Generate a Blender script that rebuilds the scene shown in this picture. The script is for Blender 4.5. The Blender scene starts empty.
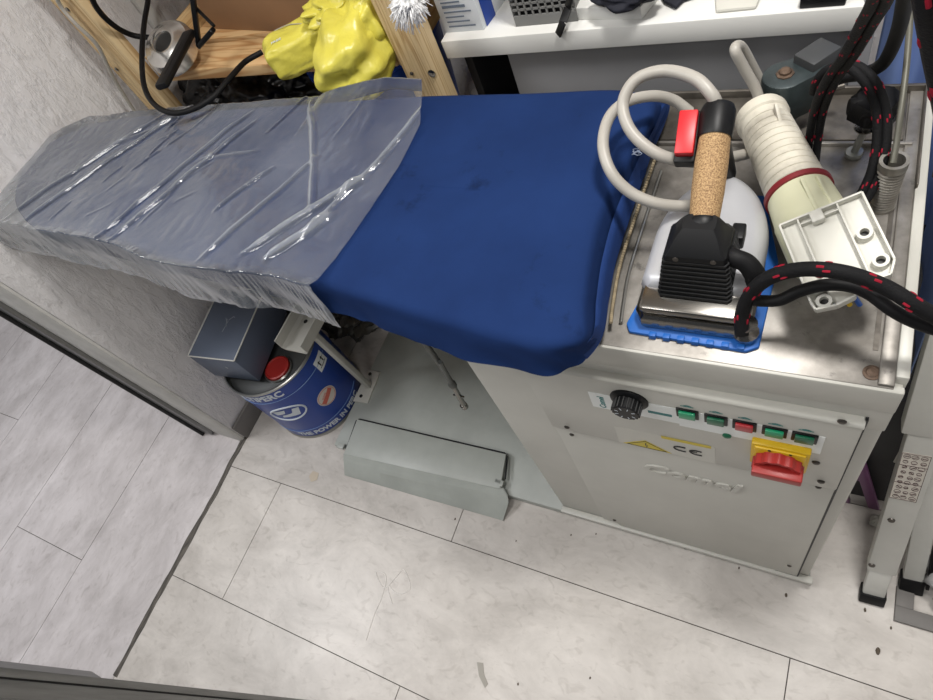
import bpy, bmesh, math, random
from mathutils import Vector, Matrix, noise
random.seed(7)
PI = math.pi
C = bpy.context.scene.collection
# ------------------------------------------------------------------ camera (solved from the vanishing points)
R = Matrix(((0.87516895, 0.35553304, -0.32813957),
            (0.15533019, -0.84879955, -0.50538289),
            (-0.45820503, 0.39132543, -0.79806802)))
FPX = 622.136
HC = 1.55
CAM = Vector((0, 0, HC))
RT = R.transposed()
def P(u, v, x=None, y=None, z=None):
    """world point seen at pixel u,v on a plane of known x, y or z (a surveying helper)"""
    d = RT @ Vector((u - 466.5, v - 350, FPX))
    if z is not None: t = (z - HC) / d.z
    elif y is not None: t = y / d.y
    else: t = x / d.x
    return CAM + d * t
cd = bpy.data.cameras.new('camera'); cam = bpy.data.objects.new('camera', cd); C.objects.link(cam)
m = Matrix((R[0], -R[1], -R[2])).transposed().to_4x4(); m.translation = CAM
cam.matrix_world = m
cd.sensor_fit = 'HORIZONTAL'; cd.sensor_width = 36; cd.lens = FPX / 933 * 36; cd.clip_start = 0.02
bpy.context.scene.camera = cam

# ------------------------------------------------------------------ materials
def lin(c):
    return tuple(((v / 255) / 12.92 if v / 255 <= .04045 else ((v / 255 + .055) / 1.055) ** 2.4) for v in c)
MATS = {}
def mat(name, rgb, rough=.5, metal=0, var=.0, vs=12, bump=0, bs=60, spec=.5, rgb2=None, stretch=(1, 1, 1), detail=4, coat=0, cr=(.35, .65), bd=.002):
    if name in MATS: return MATS[name]
    M = bpy.data.materials.new(name); M.use_nodes = True; nt = M.node_tree; N = nt.nodes; L = nt.links
    b = N['Principled BSDF']
    c = lin(rgb); b.inputs['Base Color'].default_value = (*c, 1)
    b.inputs['Roughness'].default_value = rough; b.inputs['Metallic'].default_value = metal
    b.inputs['Specular IOR Level'].default_value = spec; b.inputs['Coat Weight'].default_value = coat
    tc = N.new('ShaderNodeTexCoord'); mp = N.new('ShaderNodeMapping'); mp.inputs['Scale'].default_value = stretch
    L.new(tc.outputs['Object'], mp.inputs['Vector'])
    if var or rgb2:
        n = N.new('ShaderNodeTexNoise'); n.inputs['Scale'].default_value = vs; n.inputs['Detail'].default_value = detail
        n.inputs['Roughness'].default_value = .6
        L.new(mp.outputs[0], n.inputs['Vector'])
        r = N.new('ShaderNodeValToRGB'); r.color_ramp.elements[0].position = cr[0]; r.color_ramp.elements[1].position = cr[1]
        c2 = lin(rgb2) if rgb2 else tuple(v * (1 - var) for v in c)
        c1 = c if rgb2 else tuple(min(1, v * (1 + var * .6)) for v in c)
        r.color_ramp.elements[0].color = (*c2, 1); r.color_ramp.elements[1].color = (*c1, 1)
        L.new(n.outputs['Fac'], r.inputs['Fac']); L.new(r.outputs[0], b.inputs['Base Color'])
    if bump:
        n2 = N.new('ShaderNodeTexNoise'); n2.inputs['Scale'].default_value = bs; n2.inputs['Detail'].default_value = 3
        L.new(mp.outputs[0], n2.inputs['Vector'])
        bp = N.new('ShaderNodeBump'); bp.inputs['Strength'].default_value = bump; bp.inputs['Distance'].default_value = bd
        L.new(n2.outputs['Fac'], bp.inputs['Height']); L.new(bp.outputs[0], b.inputs['Normal'])
    MATS[name] = M
    return M

# ------------------------------------------------------------------ mesh helpers
def nb(): return bmesh.new()
def box(bm, x0, x1, y0, y1, z0, z1, bev=0, M=None, seg=2):
    t = bmesh.new()
    vs = [t.verts.new((x, y, z)) for x in (x0, x1) for y in (y0, y1) for z in (z0, z1)]
    for f in ((0, 1, 3, 2), (4, 6, 7, 5), (0, 4, 5, 1), (2, 3, 7, 6), (0, 2, 6, 4), (1, 5, 7, 3)):
        t.faces.new([vs[i] for i in f])
    bmesh.ops.recalc_face_normals(t, faces=t.faces)
    if bev: bmesh.ops.bevel(t, geom=t.edges[:], offset=bev, segments=seg, affect='EDGES', profile=.5)
    if M: t.transform(M)
    merge(bm, t)
    return bm
def merge(bm, t):
    me = bpy.data.meshes.new('tmp'); t.to_mesh(me); t.free(); bm.from_mesh(me); bpy.data.meshes.remove(me)
def frame(o, xa, ya=None, za=None):
    """matrix with origin o, local x along xa, local z near za"""
    xa = Vector(xa).normalized(); za = Vector(za if za is not None else (0, 0, 1))
    ya = za.cross(xa).normalized(); za = xa.cross(ya).normalized()
    m = Matrix((xa, ya, za)).transposed().to_4x4(); m.translation = Vector(o); return m
def prism(bm, pts, d, M=None, bev=0, seg=2, cap=True):
    """closed outline pts (3-D), extruded by vector d"""
    t = bmesh.new(); d = Vector(d)
    a = [t.verts.new(Vector(p)) for p in pts]; b = [t.verts.new(Vector(p) + d) for p in pts]; n = len(a)
    t.faces.new(a); t.faces.new(b[::-1])
    for i in range(n): t.faces.new((a[i], b[i], b[(i + 1) % n], a[(i + 1) % n]))
    bmesh.ops.recalc_face_normals(t, faces=t.faces)
    if bev: bmesh.ops.bevel(t, geom=t.edges[:], offset=bev, segments=seg, affect='EDGES', profile=.5)
    if M: t.transform(M)
    merge(bm, t); return bm
def bar(bm, a, b, w, h, up=(0, 0, 1), bev=.001):
    a = Vector(a); b = Vector(b); M = frame(a, b - a, za=up)
    return box(bm, 0, (b - a).length, -w / 2, w / 2, -h / 2, h / 2, bev, M)
def crom(pts, n=8):
    pts = [Vector(p) for p in pts]
    if len(pts) < 3: return pts
    q = [2 * pts[0] - pts[1]] + pts + [2 * pts[-1] - pts[-2]]; out = []
    for i in range(1, len(q) - 2):
        for k in range(n):
            t = k / n; a, b, c, d = q[i - 1:i + 3]
            out.append(.5 * ((2 * b) + (c - a) * t + (2 * a - 5 * b + 4 * c - d) * t * t + (3 * b - a - 3 * c + d) * t ** 3))
    out.append(pts[-1]); return out
def tube(bm, pts, r, seg=12, smooth=8, closed_ends=True, rad=None):
    p = crom(pts, smooth) if smooth else [Vector(q) for q in pts]
    n = len(p); t0 = (p[1] - p[0]).normalized()
    u = t0.orthogonal().normalized(); rings = []
    for i in range(n):
        t = (p[min(i + 1, n - 1)] - p[max(i - 1, 0)]).normalized()
        u = (u - t * u.dot(t)).normalized(); w = t.cross(u)
        rr = rad(i / (n - 1)) if rad else r
        rings.append([bm.verts.new(p[i] + (u * math.cos(a) + w * math.sin(a)) * rr) for a in [2 * PI * k / seg for k in range(seg)]])
    for i in range(n - 1):
        for k in range(seg):
            bm.faces.new((rings[i][k], rings[i][(k + 1) % seg], rings[i + 1][(k + 1) % seg], rings[i + 1][k]))
    if closed_ends:
        bm.faces.new(rings[0][::-1]); bm.faces.new(rings[-1])
    return bm
def lathe(bm, prof, o=(0, 0, 0), axis=(0, 0, 1), seg=32, M=None, sx=1):
    """prof: (r, h) pairs from bottom to top around axis"""
    ax = Vector(axis).normalized(); u = ax.orthogonal().normalized() if abs(ax.z) < .99 else Vector((1, 0, 0)); w = ax.cross(u)
    o = Vector(o); rings = []
    for r, h in prof:
        if r < 1e-6: rings.append([bm.verts.new(o + ax * h)])
        else: rings.append([bm.verts.new(o + ax * h + (u * math.cos(a) * sx + w * math.sin(a)) * r) for a in [2 * PI * k / seg for k in range(seg)]])
    for a, b in zip(rings[:-1], rings[1:]):
        for k in range(seg):
            k2 = (k + 1) % seg
            if len(a) == 1 and len(b) == 1: continue
            if len(a) == 1: bm.faces.new((a[0], b[k2], b[k]))
            elif len(b) == 1: bm.faces.new((a[k], a[k2], b[0]))
            else: bm.faces.new((a[k], a[k2], b[k2], b[k]))
    return bm
def blob(bm, c, ax, noise_amp=.1, freq=6, seg=48, ring=28, seed=0, pw=1.0, fold=0, ff=10):
    """crumpled soft lump: ax = three half-axis vectors"""
    c = Vector(c); A = [Vector(a) for a in ax]; rows = []
    def pt(th, ph):
        s = Vector((math.sin(th) * math.cos(ph), math.sin(th) * math.sin(ph), math.cos(th)))
        s = Vector([math.copysign(abs(v) ** pw, v) for v in s])
        q = A[0] * s.x + A[1] * s.y + A[2] * s.z
        k = 1 + noise_amp * noise.noise(s * freq * .5 + Vector((seed, 0, 0)))
        if fold: k += fold * (1 - abs(noise.noise(s * ff * .5 + Vector((0, seed, 3)))) * 4)
        return c + q * k
    top = bm.verts.new(pt(0, 0)); bot = bm.verts.new(pt(PI, 0))
    for i in range(1, ring):
        rows.append([bm.verts.new(pt(PI * i / ring, 2 * PI * k / seg)) for k in range(seg)])
    for k in range(seg):
        k2 = (k + 1) % seg
        bm.faces.new((top, rows[0][k], rows[0][k2])); bm.faces.new((bot, rows[-1][k2], rows[-1][k]))
        for i in range(len(rows) - 1): bm.faces.new((rows[i][k], rows[i + 1][k], rows[i + 1][k2], rows[i][k2]))
    return bm
def text(bm, s, M, size, depth=.0006, align='CENTER', bold=0, shear=0):
    cu = bpy.data.curves.new('t', 'FONT'); cu.body = s; cu.size = size; cu.extrude = depth; cu.align_x = align; cu.align_y = 'CENTER'
    cu.offset = bold; cu.shear = shear; cu.resolution_u = 3
    o = bpy.data.objects.new('t', cu); C.objects.link(o); dg = bpy.context.evaluated_depsgraph_get()
    me = bpy.data.meshes.new_from_object(o.evaluated_get(dg)); me.transform(M); bm.from_mesh(me)
    bpy.data.objects.remove(o); bpy.data.curves.remove(cu); bpy.data.meshes.remove(me); return bm

OFF = {}
def obj(name, bm, m, parent=None, smooth=None, mats=None, sub=0, solid=0):
    if mats is None: bmesh.ops.recalc_face_normals(bm, faces=bm.faces)
    me = bpy.data.meshes.new(name); bm.to_mesh(me); bm.free()
    o = bpy.data.objects.new(name, me); C.objects.link(o)
    if parent is None:
        vs = [v.co for v in me.vertices]
        off = Vector(((min(v.x for v in vs) + max(v.x for v in vs)) / 2, (min(v.y for v in vs) + max(v.y for v in vs)) / 2, min(v.z for v in vs)))
        o.location = off
    else:
        off = OFF[parent.name]; o.parent = parent
    me.transform(Matrix.Translation(-off)); OFF[o.name] = off
    for mm in (mats or [m]): me.materials.append(mm)
    for p in me.polygons: p.use_smooth = smooth is not False
    if smooth is not False:
        try: me.set_sharp_from_angle(angle=math.radians(38 if smooth is None else smooth))
        except Exception: pass
    if solid:
        md = o.modifiers.new('solid', 'SOLIDIFY'); md.thickness = solid; md.offset = 0
    if sub:
        md = o.modifiers.new('sub', 'SUBSURF'); md.levels = sub; md.render_levels = sub
    return o
def tag(o, label, cat, group=None, kind=None):
    o['label'] = label; o['category'] = cat
    if group: o['group'] = group
    if kind: o['kind'] = kind
    return o
def thing(name, label, cat, loc, group=None):
    o = bpy.data.objects.new(name, None); C.objects.link(o); o.location = loc; o.empty_display_size = .05
    OFF[o.name] = Vector(loc); return tag(o, label, cat, group)
def struct(name, bm, m, label=None, parent=None, smooth=None):
    o = obj(name, bm, m, parent, smooth)
    if parent is None: o['kind'] = 'structure'; o['label'] = label or name
    return o

# ------------------------------------------------------------------ palette
def floor_mat(name, rgb, sc=(1, 1, 1)):
    M = bpy.data.materials.new(name); M.use_nodes = True; N = M.node_tree.nodes; L = M.node_tree.links; b = N['Principled BSDF']
    tc = N.new('ShaderNodeTexCoord'); mp = N.new('ShaderNodeMapping'); mp.inputs['Scale'].default_value = sc; L.new(tc.outputs['Object'], mp.inputs[0])
    n1 = N.new('ShaderNodeTexNoise'); n1.inputs['Scale'].default_value = 5; n1.inputs['Detail'].default_value = 9; n1.inputs['Roughness'].default_value = .68; n1.inputs['Distortion'].default_value = .4
    L.new(mp.outputs[0], n1.inputs['Vector'])
    r = N.new('ShaderNodeValToRGB'); c = lin(rgb)
    r.color_ramp.elements[0].position = .33; r.color_ramp.elements[1].position = .68
    r.color_ramp.elements[0].color = (c[0] * .76, c[1] * .75, c[2] * .74, 1); r.color_ramp.elements[1].color = (min(1, c[0] * 1.12), min(1, c[1] * 1.12), min(1, c[2] * 1.12), 1)
    L.new(n1.outputs['Fac'], r.inputs[0])
    n2 = N.new('ShaderNodeTexNoise'); n2.inputs['Scale'].default_value = 28; n2.inputs['Detail'].default_value = 6; n2.inputs['Distortion'].default_value = 1.2
    L.new(mp.outputs[0], n2.inputs['Vector'])
    r2 = N.new('ShaderNodeValToRGB'); r2.color_ramp.elements[0].position = .28; r2.color_ramp.elements[1].position = .45
    r2.color_ramp.elements[0].color = (.84, .83, .82, 1); r2.color_ramp.elements[1].color = (1, 1, 1, 1); L.new(n2.outputs['Fac'], r2.inputs[0])
    mx = N.new('ShaderNodeMix'); mx.data_type = 'RGBA'; mx.blend_type = 'MULTIPLY'; mx.inputs[0].default_value = 1
    L.new(r.outputs[0], mx.inputs[6]); L.new(r2.outputs[0], mx.inputs[7]); L.new(mx.outputs[2], b.inputs['Base Color'])
    b.inputs['Roughness'].default_value = .34; b.inputs['Specular IOR Level'].default_value = .35
    bp = N.new('ShaderNodeBump'); bp.inputs['Strength'].default_value = .15; bp.inputs['Distance'].default_value = .001
    L.new(n2.outputs['Fac'], bp.inputs['Height']); L.new(bp.outputs[0], b.inputs['Normal'])
    return M
M_floorA = floor_mat('laminate_room', (198, 193, 187), (1, 1.6, 1))
M_floorB = floor_mat('laminate_hall', (196, 191, 191), (1.8, 1, 1))
M_seam = mat('dark_seam', (84, 80, 76), .9)
def plaster():
    M = bpy.data.materials.new('trowelled_plaster'); M.use_nodes = True; N = M.node_tree.nodes; L = M.node_tree.links; b = N['Principled BSDF']
    b.inputs['Base Color'].default_value = (*lin((228, 226, 226)), 1); b.inputs['Roughness'].default_value = .6
    tc = N.new('ShaderNodeTexCoord')
    mp = N.new('ShaderNodeMapping'); mp.inputs['Rotation'].default_value = (math.radians(25), 0, 0); mp.inputs['Scale'].default_value = (1, 1.9, .8); L.new(tc.outputs['Object'], mp.inputs[0])
    a = N.new('ShaderNodeTexNoise'); a.inputs['Scale'].default_value = 19; a.inputs['Detail'].default_value = 7; a.inputs['Roughness'].default_value = .65; a.inputs['Distortion'].default_value = .25
    L.new(mp.outputs[0], a.inputs['Vector'])
    c = N.new('ShaderNodeTexNoise'); c.inputs['Scale'].default_value = 60; c.inputs['Detail'].default_value = 4; L.new(tc.outputs['Object'], c.inputs['Vector'])
    r = N.new('ShaderNodeValToRGB'); r.color_ramp.elements[0].position = .42; r.color_ramp.elements[1].position = .62; L.new(a.outputs['Fac'], r.inputs[0])
    ad = N.new('ShaderNodeMath'); ad.operation = 'MULTIPLY_ADD'; ad.inputs[1].default_value = .45; L.new(c.outputs['Fac'], ad.inputs[0]); L.new(r.outputs[0], ad.inputs[2])
    bp = N.new('ShaderNodeBump'); bp.inputs['Strength'].default_value = .6; bp.inputs['Distance'].default_value = .0035
    L.new(ad.outputs[0], bp.inputs['Height']); L.new(bp.outputs[0], b.inputs['Normal'])
    return M
M_plaster = plaster()
M_edge = mat('edge_plaster', (206, 205, 200), .7, var=.1, vs=14, bump=.6, bs=40)
M_alu = mat('brushed_aluminium', (128, 129, 128), .38, .75, var=.15, vs=20, stretch=(6, 6, .4))
M_gasket_gap = mat('black_gasket', (18, 19, 22), .5)  # also paints the shadow gaps of the pedal and front sheets
M_base = mat('grey_baseboard', (112, 109, 106), .6, var=.1, vs=10)
M_paint = mat('warm_grey_paint', (192, 191, 183), .42, var=.05, vs=7, bump=.08, bs=120, bd=.0005)
M_paint2 = mat('green_grey_paint', (166, 170, 164), .4, var=.09, vs=9, rgb2=None, bump=.1, bs=80, bd=.0005)
M_steel = mat('worn_steel', (162, 158, 152), .4, .5, rgb2=(104, 100, 94), vs=16, detail=9, bump=.12, bs=30, bd=.001, cr=(.32, .66))
M_chrome = mat('chrome', (150, 147, 142), .22, 1, bump=.1, bs=12, bd=.001)
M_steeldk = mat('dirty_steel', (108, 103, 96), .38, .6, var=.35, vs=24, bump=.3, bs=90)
M_rust = mat('rusty_screw', (98, 80, 66), .6, .4, var=.4, vs=90, bump=.4, bs=200)
M_screw = mat('dark_screw', (92, 88, 84), .35, .8)
M_blue = mat('navy_cotton', (27, 49, 94), .88, spec=.1, rgb2=(21, 40, 80), vs=6, bump=.25, bs=700, bd=.0004, cr=(.3, .7), detail=8)
def add_stains(M, scale, lo, hi, k):
    nt = M.node_tree; N = nt.nodes; L = nt.links; bs_ = N['Principled BSDF']; src = bs_.inputs['Base Color'].links[0].from_socket
    tc = N.new('ShaderNodeTexCoord'); n = N.new('ShaderNodeTexNoise'); n.inputs['Scale'].default_value = scale; n.inputs['Detail'].default_value = 7; n.inputs['Roughness'].default_value = .7; L.new(tc.outputs['Object'], n.inputs['Vector'])
    r = N.new('ShaderNodeValToRGB'); r.color_ramp.elements[0].position = lo; r.color_ramp.elements[1].position = hi; r.color_ramp.elements[0].color = (1, 1, 1, 1); r.color_ramp.elements[1].color = (k, k, k, 1); L.new(n.outputs['Fac'], r.inputs[0])
    mx = N.new('ShaderNodeMix'); mx.data_type = 'RGBA'; mx.blend_type = 'MULTIPLY'; mx.inputs[0].default_value = 1; L.new(src, mx.inputs[6]); L.new(r.outputs[0], mx.inputs[7]); L.new(mx.outputs[2], bs_.inputs['Base Color'])
add_stains(M_blue, 11, .60, .72, .55); add_stains(M_steel, 40, .60, .70, .5)
M_bluehem = mat('blue_hem', (29, 55, 108), .8, spec=.2, var=.12, vs=16, bump=.25, bs=500, bd=.0006)
M_black = mat('black_plastic', (14, 15, 17), .45, spec=.3, bump=.1, bs=200, bd=.0004)
M_blackg = mat('black_rubber', (12, 12, 14), .6, spec=.25)
M_blackbag = mat('black_film', (14, 15, 18), .28, bump=.5, bs=26, bd=.01)
M_red = mat('red_plastic', (206, 34, 42), .4)
M_redk = mat('red_knob', (160, 42, 38), .4)
M_yellowp = mat('yellow_plastic', (214, 176, 26), .4)
M_white = mat('white_laminate', (222, 222, 218), .4)
M_whitep = mat('white_plastic', (202, 201, 192), .38, var=.04, vs=9)
M_cream = mat('aged_cream_plastic', (208, 203, 188), .45, rgb2=(152, 146, 134), vs=14, detail=7, cr=(.3, .5), bump=.1, bs=60)
M_palegreen = mat('pale_ivory_plastic', (208, 208, 178), .4, var=.05)
M_maroon = mat('maroon_rubber', (118, 26, 34), .5)
M_cable = mat('grey_cable_sheath', (168, 164, 156), .42, var=.05, vs=14)
M_shell = mat('silver_shell', (186, 187, 190), .36, .25, var=.04, vs=10)
M_bluesil = mat('blue_silicone', (26, 96, 178), .5)
M_darkgreen = mat('dark_green_metal', (52, 62, 64), .45, .2, var=.25, vs=40, bump=.2, bs=90)
M_greypan = mat('grey_panel', (150, 150, 152), .6, var=.04, vs=6)
M_voidshade = mat('black_panel', (26, 26, 28), .5)
M_cardboard = mat('cardboard', (158, 124, 92), .85, var=.06, vs=8, bump=.1, bs=60)
M_bluebucket = mat('blue_bucket_plastic', (22, 70, 170), .35)
M_curtain = mat('blue_polyester', (146, 172, 226), .6, var=.1, vs=4)
M_darkboard = mat('charcoal_board', (44, 44, 46), .6, var=.1)
M_purple = mat('purple_paint', (112, 60, 108), .4)
M_ladder = mat('powder_grey_ladder', (200, 200, 194), .45, var=.06, vs=10)
M_slate = mat('slate_blue_card', (92, 102, 120), .5, var=.03)
M_pipe = mat('light_grey_edge', (206, 206, 200), .5)
M_drum = mat('drum_blue', (22, 62, 150), .32, var=.08, vs=6)
M_silver = mat('tin_rim', (170, 170, 166), .3, .9)
M_ink = mat('white_ink', (206, 214, 222), .5)
M_teal = mat('teal_ink', (36, 120, 120), .5)
M_inkb = mat('black_ink', (24, 24, 24), .5)
M_sticker = mat('pale_sticker', (234, 238, 236), .45)
M_yellowink = mat('yellow_ink', (206, 186, 60), .5)
M_green = mat('green_lens', (22, 150, 104), .35, coat=.1)
M_greend = mat('dark_green_lens', (10, 96, 66), .35, coat=.1)
M_redlens = mat('red_lens', (176, 40, 48), .35, coat=.1)
def wood(name, axis, c1=(218, 186, 138), c2=(176, 134, 86)):
    M = bpy.data.materials.new(name); M.use_nodes = True; N = M.node_tree.nodes; L = M.node_tree.links; b = N['Principled BSDF']
    tc = N.new('ShaderNodeTexCoord'); mp = N.new('ShaderNodeMapping'); s = [9, 9, 9]; s[axis] = .55; mp.inputs['Scale'].default_value = s; L.new(tc.outputs['Object'], mp.inputs[0])
    n = N.new('ShaderNodeTexNoise'); n.inputs['Scale'].default_value = 2.2; n.inputs['Detail'].default_value = 2; n.inputs['Distortion'].default_value = .8; L.new(mp.outputs[0], n.inputs['Vector'])
    mm = N.new('ShaderNodeMath'); mm.operation = 'MULTIPLY'; mm.inputs[1].default_value = 11; L.new(n.outputs['Fac'], mm.inputs[0])
    fr = N.new('ShaderNodeMath'); fr.operation = 'PINGPONG'; fr.inputs[1].default_value = .5; L.new(mm.outputs[0], fr.inputs[0])
    r = N.new('ShaderNodeValToRGB'); r.color_ramp.elements[0].position = .0; r.color_ramp.elements[1].position = .3
    r.color_ramp.elements[0].color = (*lin(c2), 1); r.color_ramp.elements[1].color = (*lin(c1), 1); L.new(fr.outputs[0], r.inputs[0])
    L.new(r.outputs[0], b.inputs['Base Color']); b.inputs['Roughness'].default_value = .55
    return M
M_woodz = wood('pine_upright', 2, (210, 186, 144), (176, 144, 100)); M_woodx = wood('pine_board', 0, (222, 186, 136), (192, 142, 90)); M_woody = wood('pine_rail', 1, (206, 176, 128), (170, 132, 84))
def corkm():
    M = bpy.data.materials.new('cork'); M.use_nodes = True; N = M.node_tree.nodes; L = M.node_tree.links; b = N['Principled BSDF']
    tc = N.new('ShaderNodeTexCoord'); v = N.new('ShaderNodeTexVoronoi'); v.inputs['Scale'].default_value = 420; L.new(tc.outputs['Object'], v.inputs['Vector'])
    n = N.new('ShaderNodeTexNoise'); n.inputs['Scale'].default_value = 620; n.inputs['Detail'].default_value = 4; L.new(tc.outputs['Object'], n.inputs['Vector'])
    r = N.new('ShaderNodeValToRGB'); e = r.color_ramp.elements; e[0].position = .34; e[0].color = (*lin((118, 88, 58)), 1); e[1].position = .64; e[1].color = (*lin((184, 152, 108)), 1)
    L.new(n.outputs['Fac'], r.inputs[0]); L.new(r.outputs[0], b.inputs['Base Color']); b.inputs['Roughness'].default_value = .75
    bp = N.new('ShaderNodeBump'); bp.inputs['Strength'].default_value = .5; bp.inputs['Distance'].default_value = .001; L.new(n.outputs['Fac'], bp.inputs['Height']); L.new(bp.outputs[0], b.inputs['Normal'])
    return M
M_cork = corkm()
def film(name, tint, diff, rough=.18, edge=.55):
    """thin clear plastic: mostly clear, a little milky, milkier where seen edge-on"""
    M = bpy.data.materials.new(name); M.use_nodes = True; N = M.node_tree.nodes; L = M.node_tree.links
    N.remove(N['Principled BSDF']); out = N['Material Output']
    tr = N.new('ShaderNodeBsdfTransparent'); tr.inputs[0].default_value = (.93, .95, .97, 1)
    df = N.new('ShaderNodeBsdfPrincipled'); df.inputs['Base Color'].default_value = (*lin(tint), 1); df.inputs['Roughness'].default_value = rough
    df.inputs['Transmission Weight'].default_value = 0
    tl = N.new('ShaderNodeBsdfTranslucent'); tl.inputs[0].default_value = (*lin(tint), 1)
    m1 = N.new('ShaderNodeMixShader'); m1.inputs[0].default_value = .4; L.new(df.outputs[0], m1.inputs[1]); L.new(tl.outputs[0], m1.inputs[2])
    tc = N.new('ShaderNodeTexCoord')
    n = N.new('ShaderNodeTexNoise'); n.inputs['Scale'].default_value = 7; n.inputs['Detail'].default_value = 6; L.new(tc.outputs['Object'], n.inputs['Vector'])
    mr = N.new('ShaderNodeMapRange'); mr.inputs[1].default_value = .35; mr.inputs[2].default_value = .7; mr.inputs[3].default_value = diff * .45; mr.inputs[4].default_value = diff * 1.6; L.new(n.outputs['Fac'], mr.inputs[0])
    lw = N.new('ShaderNodeLayerWeight'); lw.inputs[0].default_value = .5
    pw_ = N.new('ShaderNodeMath'); pw_.operation = 'POWER'; pw_.inputs[1].default_value = 3.5; L.new(lw.outputs['Facing'], pw_.inputs[0])
    ma = N.new('ShaderNodeMath'); ma.operation = 'MULTIPLY_ADD'; ma.inputs[1].default_value = edge; ma.use_clamp = True; L.new(pw_.outputs[0], ma.inputs[0]); L.new(mr.outputs[0], ma.inputs[2])
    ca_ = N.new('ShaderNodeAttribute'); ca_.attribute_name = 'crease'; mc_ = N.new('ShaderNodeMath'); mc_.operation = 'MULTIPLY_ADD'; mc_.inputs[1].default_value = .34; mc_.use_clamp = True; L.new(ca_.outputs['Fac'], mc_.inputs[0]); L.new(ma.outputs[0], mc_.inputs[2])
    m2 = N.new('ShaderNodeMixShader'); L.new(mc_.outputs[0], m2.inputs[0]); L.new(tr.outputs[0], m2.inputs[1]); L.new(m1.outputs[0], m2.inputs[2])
    gl = N.new('ShaderNodeBsdfGlossy'); gl.inputs['Roughness'].default_value = .12
    fz = N.new('ShaderNodeFresnel'); fz.inputs[0].default_value = 1.5
    b2 = N.new('ShaderNodeTexNoise'); b2.inputs['Scale'].default_value = 22; b2.inputs['Detail'].default_value = 5; L.new(tc.outputs['Object'], b2.inputs['Vector'])
    bp = N.new('ShaderNodeBump'); bp.inputs['Strength'].default_value = .35; bp.inputs['Distance'].default_value = .004; L.new(b2.outputs['Fac'], bp.inputs['Height'])
    L.new(bp.outputs[0], gl.inputs['Normal']); L.new(bp.outputs[0], fz.inputs['Normal'])
    m3 = N.new('ShaderNodeMixShader'); L.new(fz.outputs[0], m3.inputs[0]); L.new(m2.outputs[0], m3.inputs[1]); L.new(gl.outputs[0], m3.inputs[2])
    L.new(m3.outputs[0], out.inputs[0]); return M
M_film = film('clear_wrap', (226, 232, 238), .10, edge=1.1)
M_filmw = film('milky_bag', (232, 232, 230), .55)
def braid():
    """black braided sleeve with pairs of red flecks: flecks come from the sleeve's own UV-like attribute"""
    M = bpy.data.materials.new('braided_sleeve'); M.use_nodes = True; N = M.node_tree.nodes; L = M.node_tree.links; b = N['Principled BSDF']
    tc = N.new('ShaderNodeTexCoord'); n = N.new('ShaderNodeTexNoise'); n.inputs['Scale'].default_value = 500; L.new(tc.outputs['Object'], n.inputs['Vector'])
    b.inputs['Base Color'].default_value = (*lin((14, 14, 16)), 1); b.inputs['Roughness'].default_value = .75; b.inputs['Specular IOR Level'].default_value = .25
    bp = N.new('ShaderNodeBump'); bp.inputs['Strength'].default_value = .6; bp.inputs['Distance'].default_value = .001; L.new(n.outputs['Fac'], bp.inputs['Height']); L.new(bp.outputs[0], b.inputs['Normal'])
    return M
M_braid = braid(); M_fleck = mat('red_fleck', (146, 24, 44), .7, spec=.2)
def braided(name, runs, r, parent, fstep=.045, fl=.35):
    """several parallel runs, each with raised red stitches woven into the sleeve"""
    bm = nb()
    for pts in runs: tube(bm, pts, r, 10, 8)
    nface = len(bm.faces)
    for pts in runs:
        p = crom(pts, 12); d = 0; nxt = .018
        for i in range(1, len(p) - 2):
            d += (p[i] - p[i - 1]).length
            if d >= nxt:
                nxt += fstep; t = (p[i + 1] - p[i]).normalized(); u = t.orthogonal().normalized(); w = t.cross(u)
                for a in [2 * PI * k / 3 + d * 40 for k in range(3)]:
                    for s in (0, 1):
                        aa = a + s * .55; c = p[i] + t * s * r * .75; q = u * math.cos(aa) + w * math.sin(aa)
                        tube(bm, [c + q * r * .86 - t * r * fl, c + q * r * .93, c + q * r * .86 + t * r * fl], r * .19, 6, 2)
    bmesh.ops.recalc_face_normals(bm, faces=bm.faces)
    bm.faces.ensure_lookup_table()
    for f in bm.faces[nface:]: f.material_index = 1
    return obj(name, bm, None, parent, mats=[M_braid, M_fleck])

# ================================================================== SETTING
XW = -1.54        # face of the left wall
# floor of the ironing room: planks run along x
bm = nb(); g = .0011
box(bm, XW, 1.6, -1.6, 1.5, -.04, -.003)
nf = len(bm.faces)
rows = [(-1.60, -1.23), (-1.228, -.865), (-.865, -.513), (-.513, -.157), (-.157, .1985), (.1985, .554), (.554, .91), (.91, 1.265), (1.265, 1.5)]
cuts = {0: [-.7, .7], 1: [-1.2, .2], 2: [-.2, 1.2], 3: [-.7, .7], 4: [-1.315, .094, 1.5], 5: [-.708, .69], 6: [-1.3, .1], 7: [-.7], 8: [0]}
for i, (a, b) in enumerate(rows):
    xs = [XW] + cuts[i] + [1.6]
    for x0, x1 in zip(xs[:-1], xs[1:]):
        box(bm, x0 + g, x1 - g, a + g, b - g, -.004, 0)
for f in bm.faces[:nf]: f.material_index = 1
fl = obj('floor', bm, None, None, smooth=False, mats=[M_floorA, M_seam]); fl['kind'] = 'structure'; fl['label'] = 'pale grey stone-look laminate floor of the ironing room'
bm = nb(); box(bm, -3.4, XW, -1.6, 1.5, -.04, -.003); nf = len(bm.faces)
cols = [(-3.4, -3.065, []), (-3.065, -2.685, [.1]), (-2.685, -2.303, [.5, -.9]), (-2.303, -1.917, [-.233, 1.1]), (-1.917, XW, [-1.1])]
for a, b, cc in cols:
    ys = [-1.6] + sorted(cc) + [1.5]
    for y0, y1 in zip(ys[:-1], ys[1:]): box(bm, a + g, b - g, y0 + g, y1 - g, -.004, 0)
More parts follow.
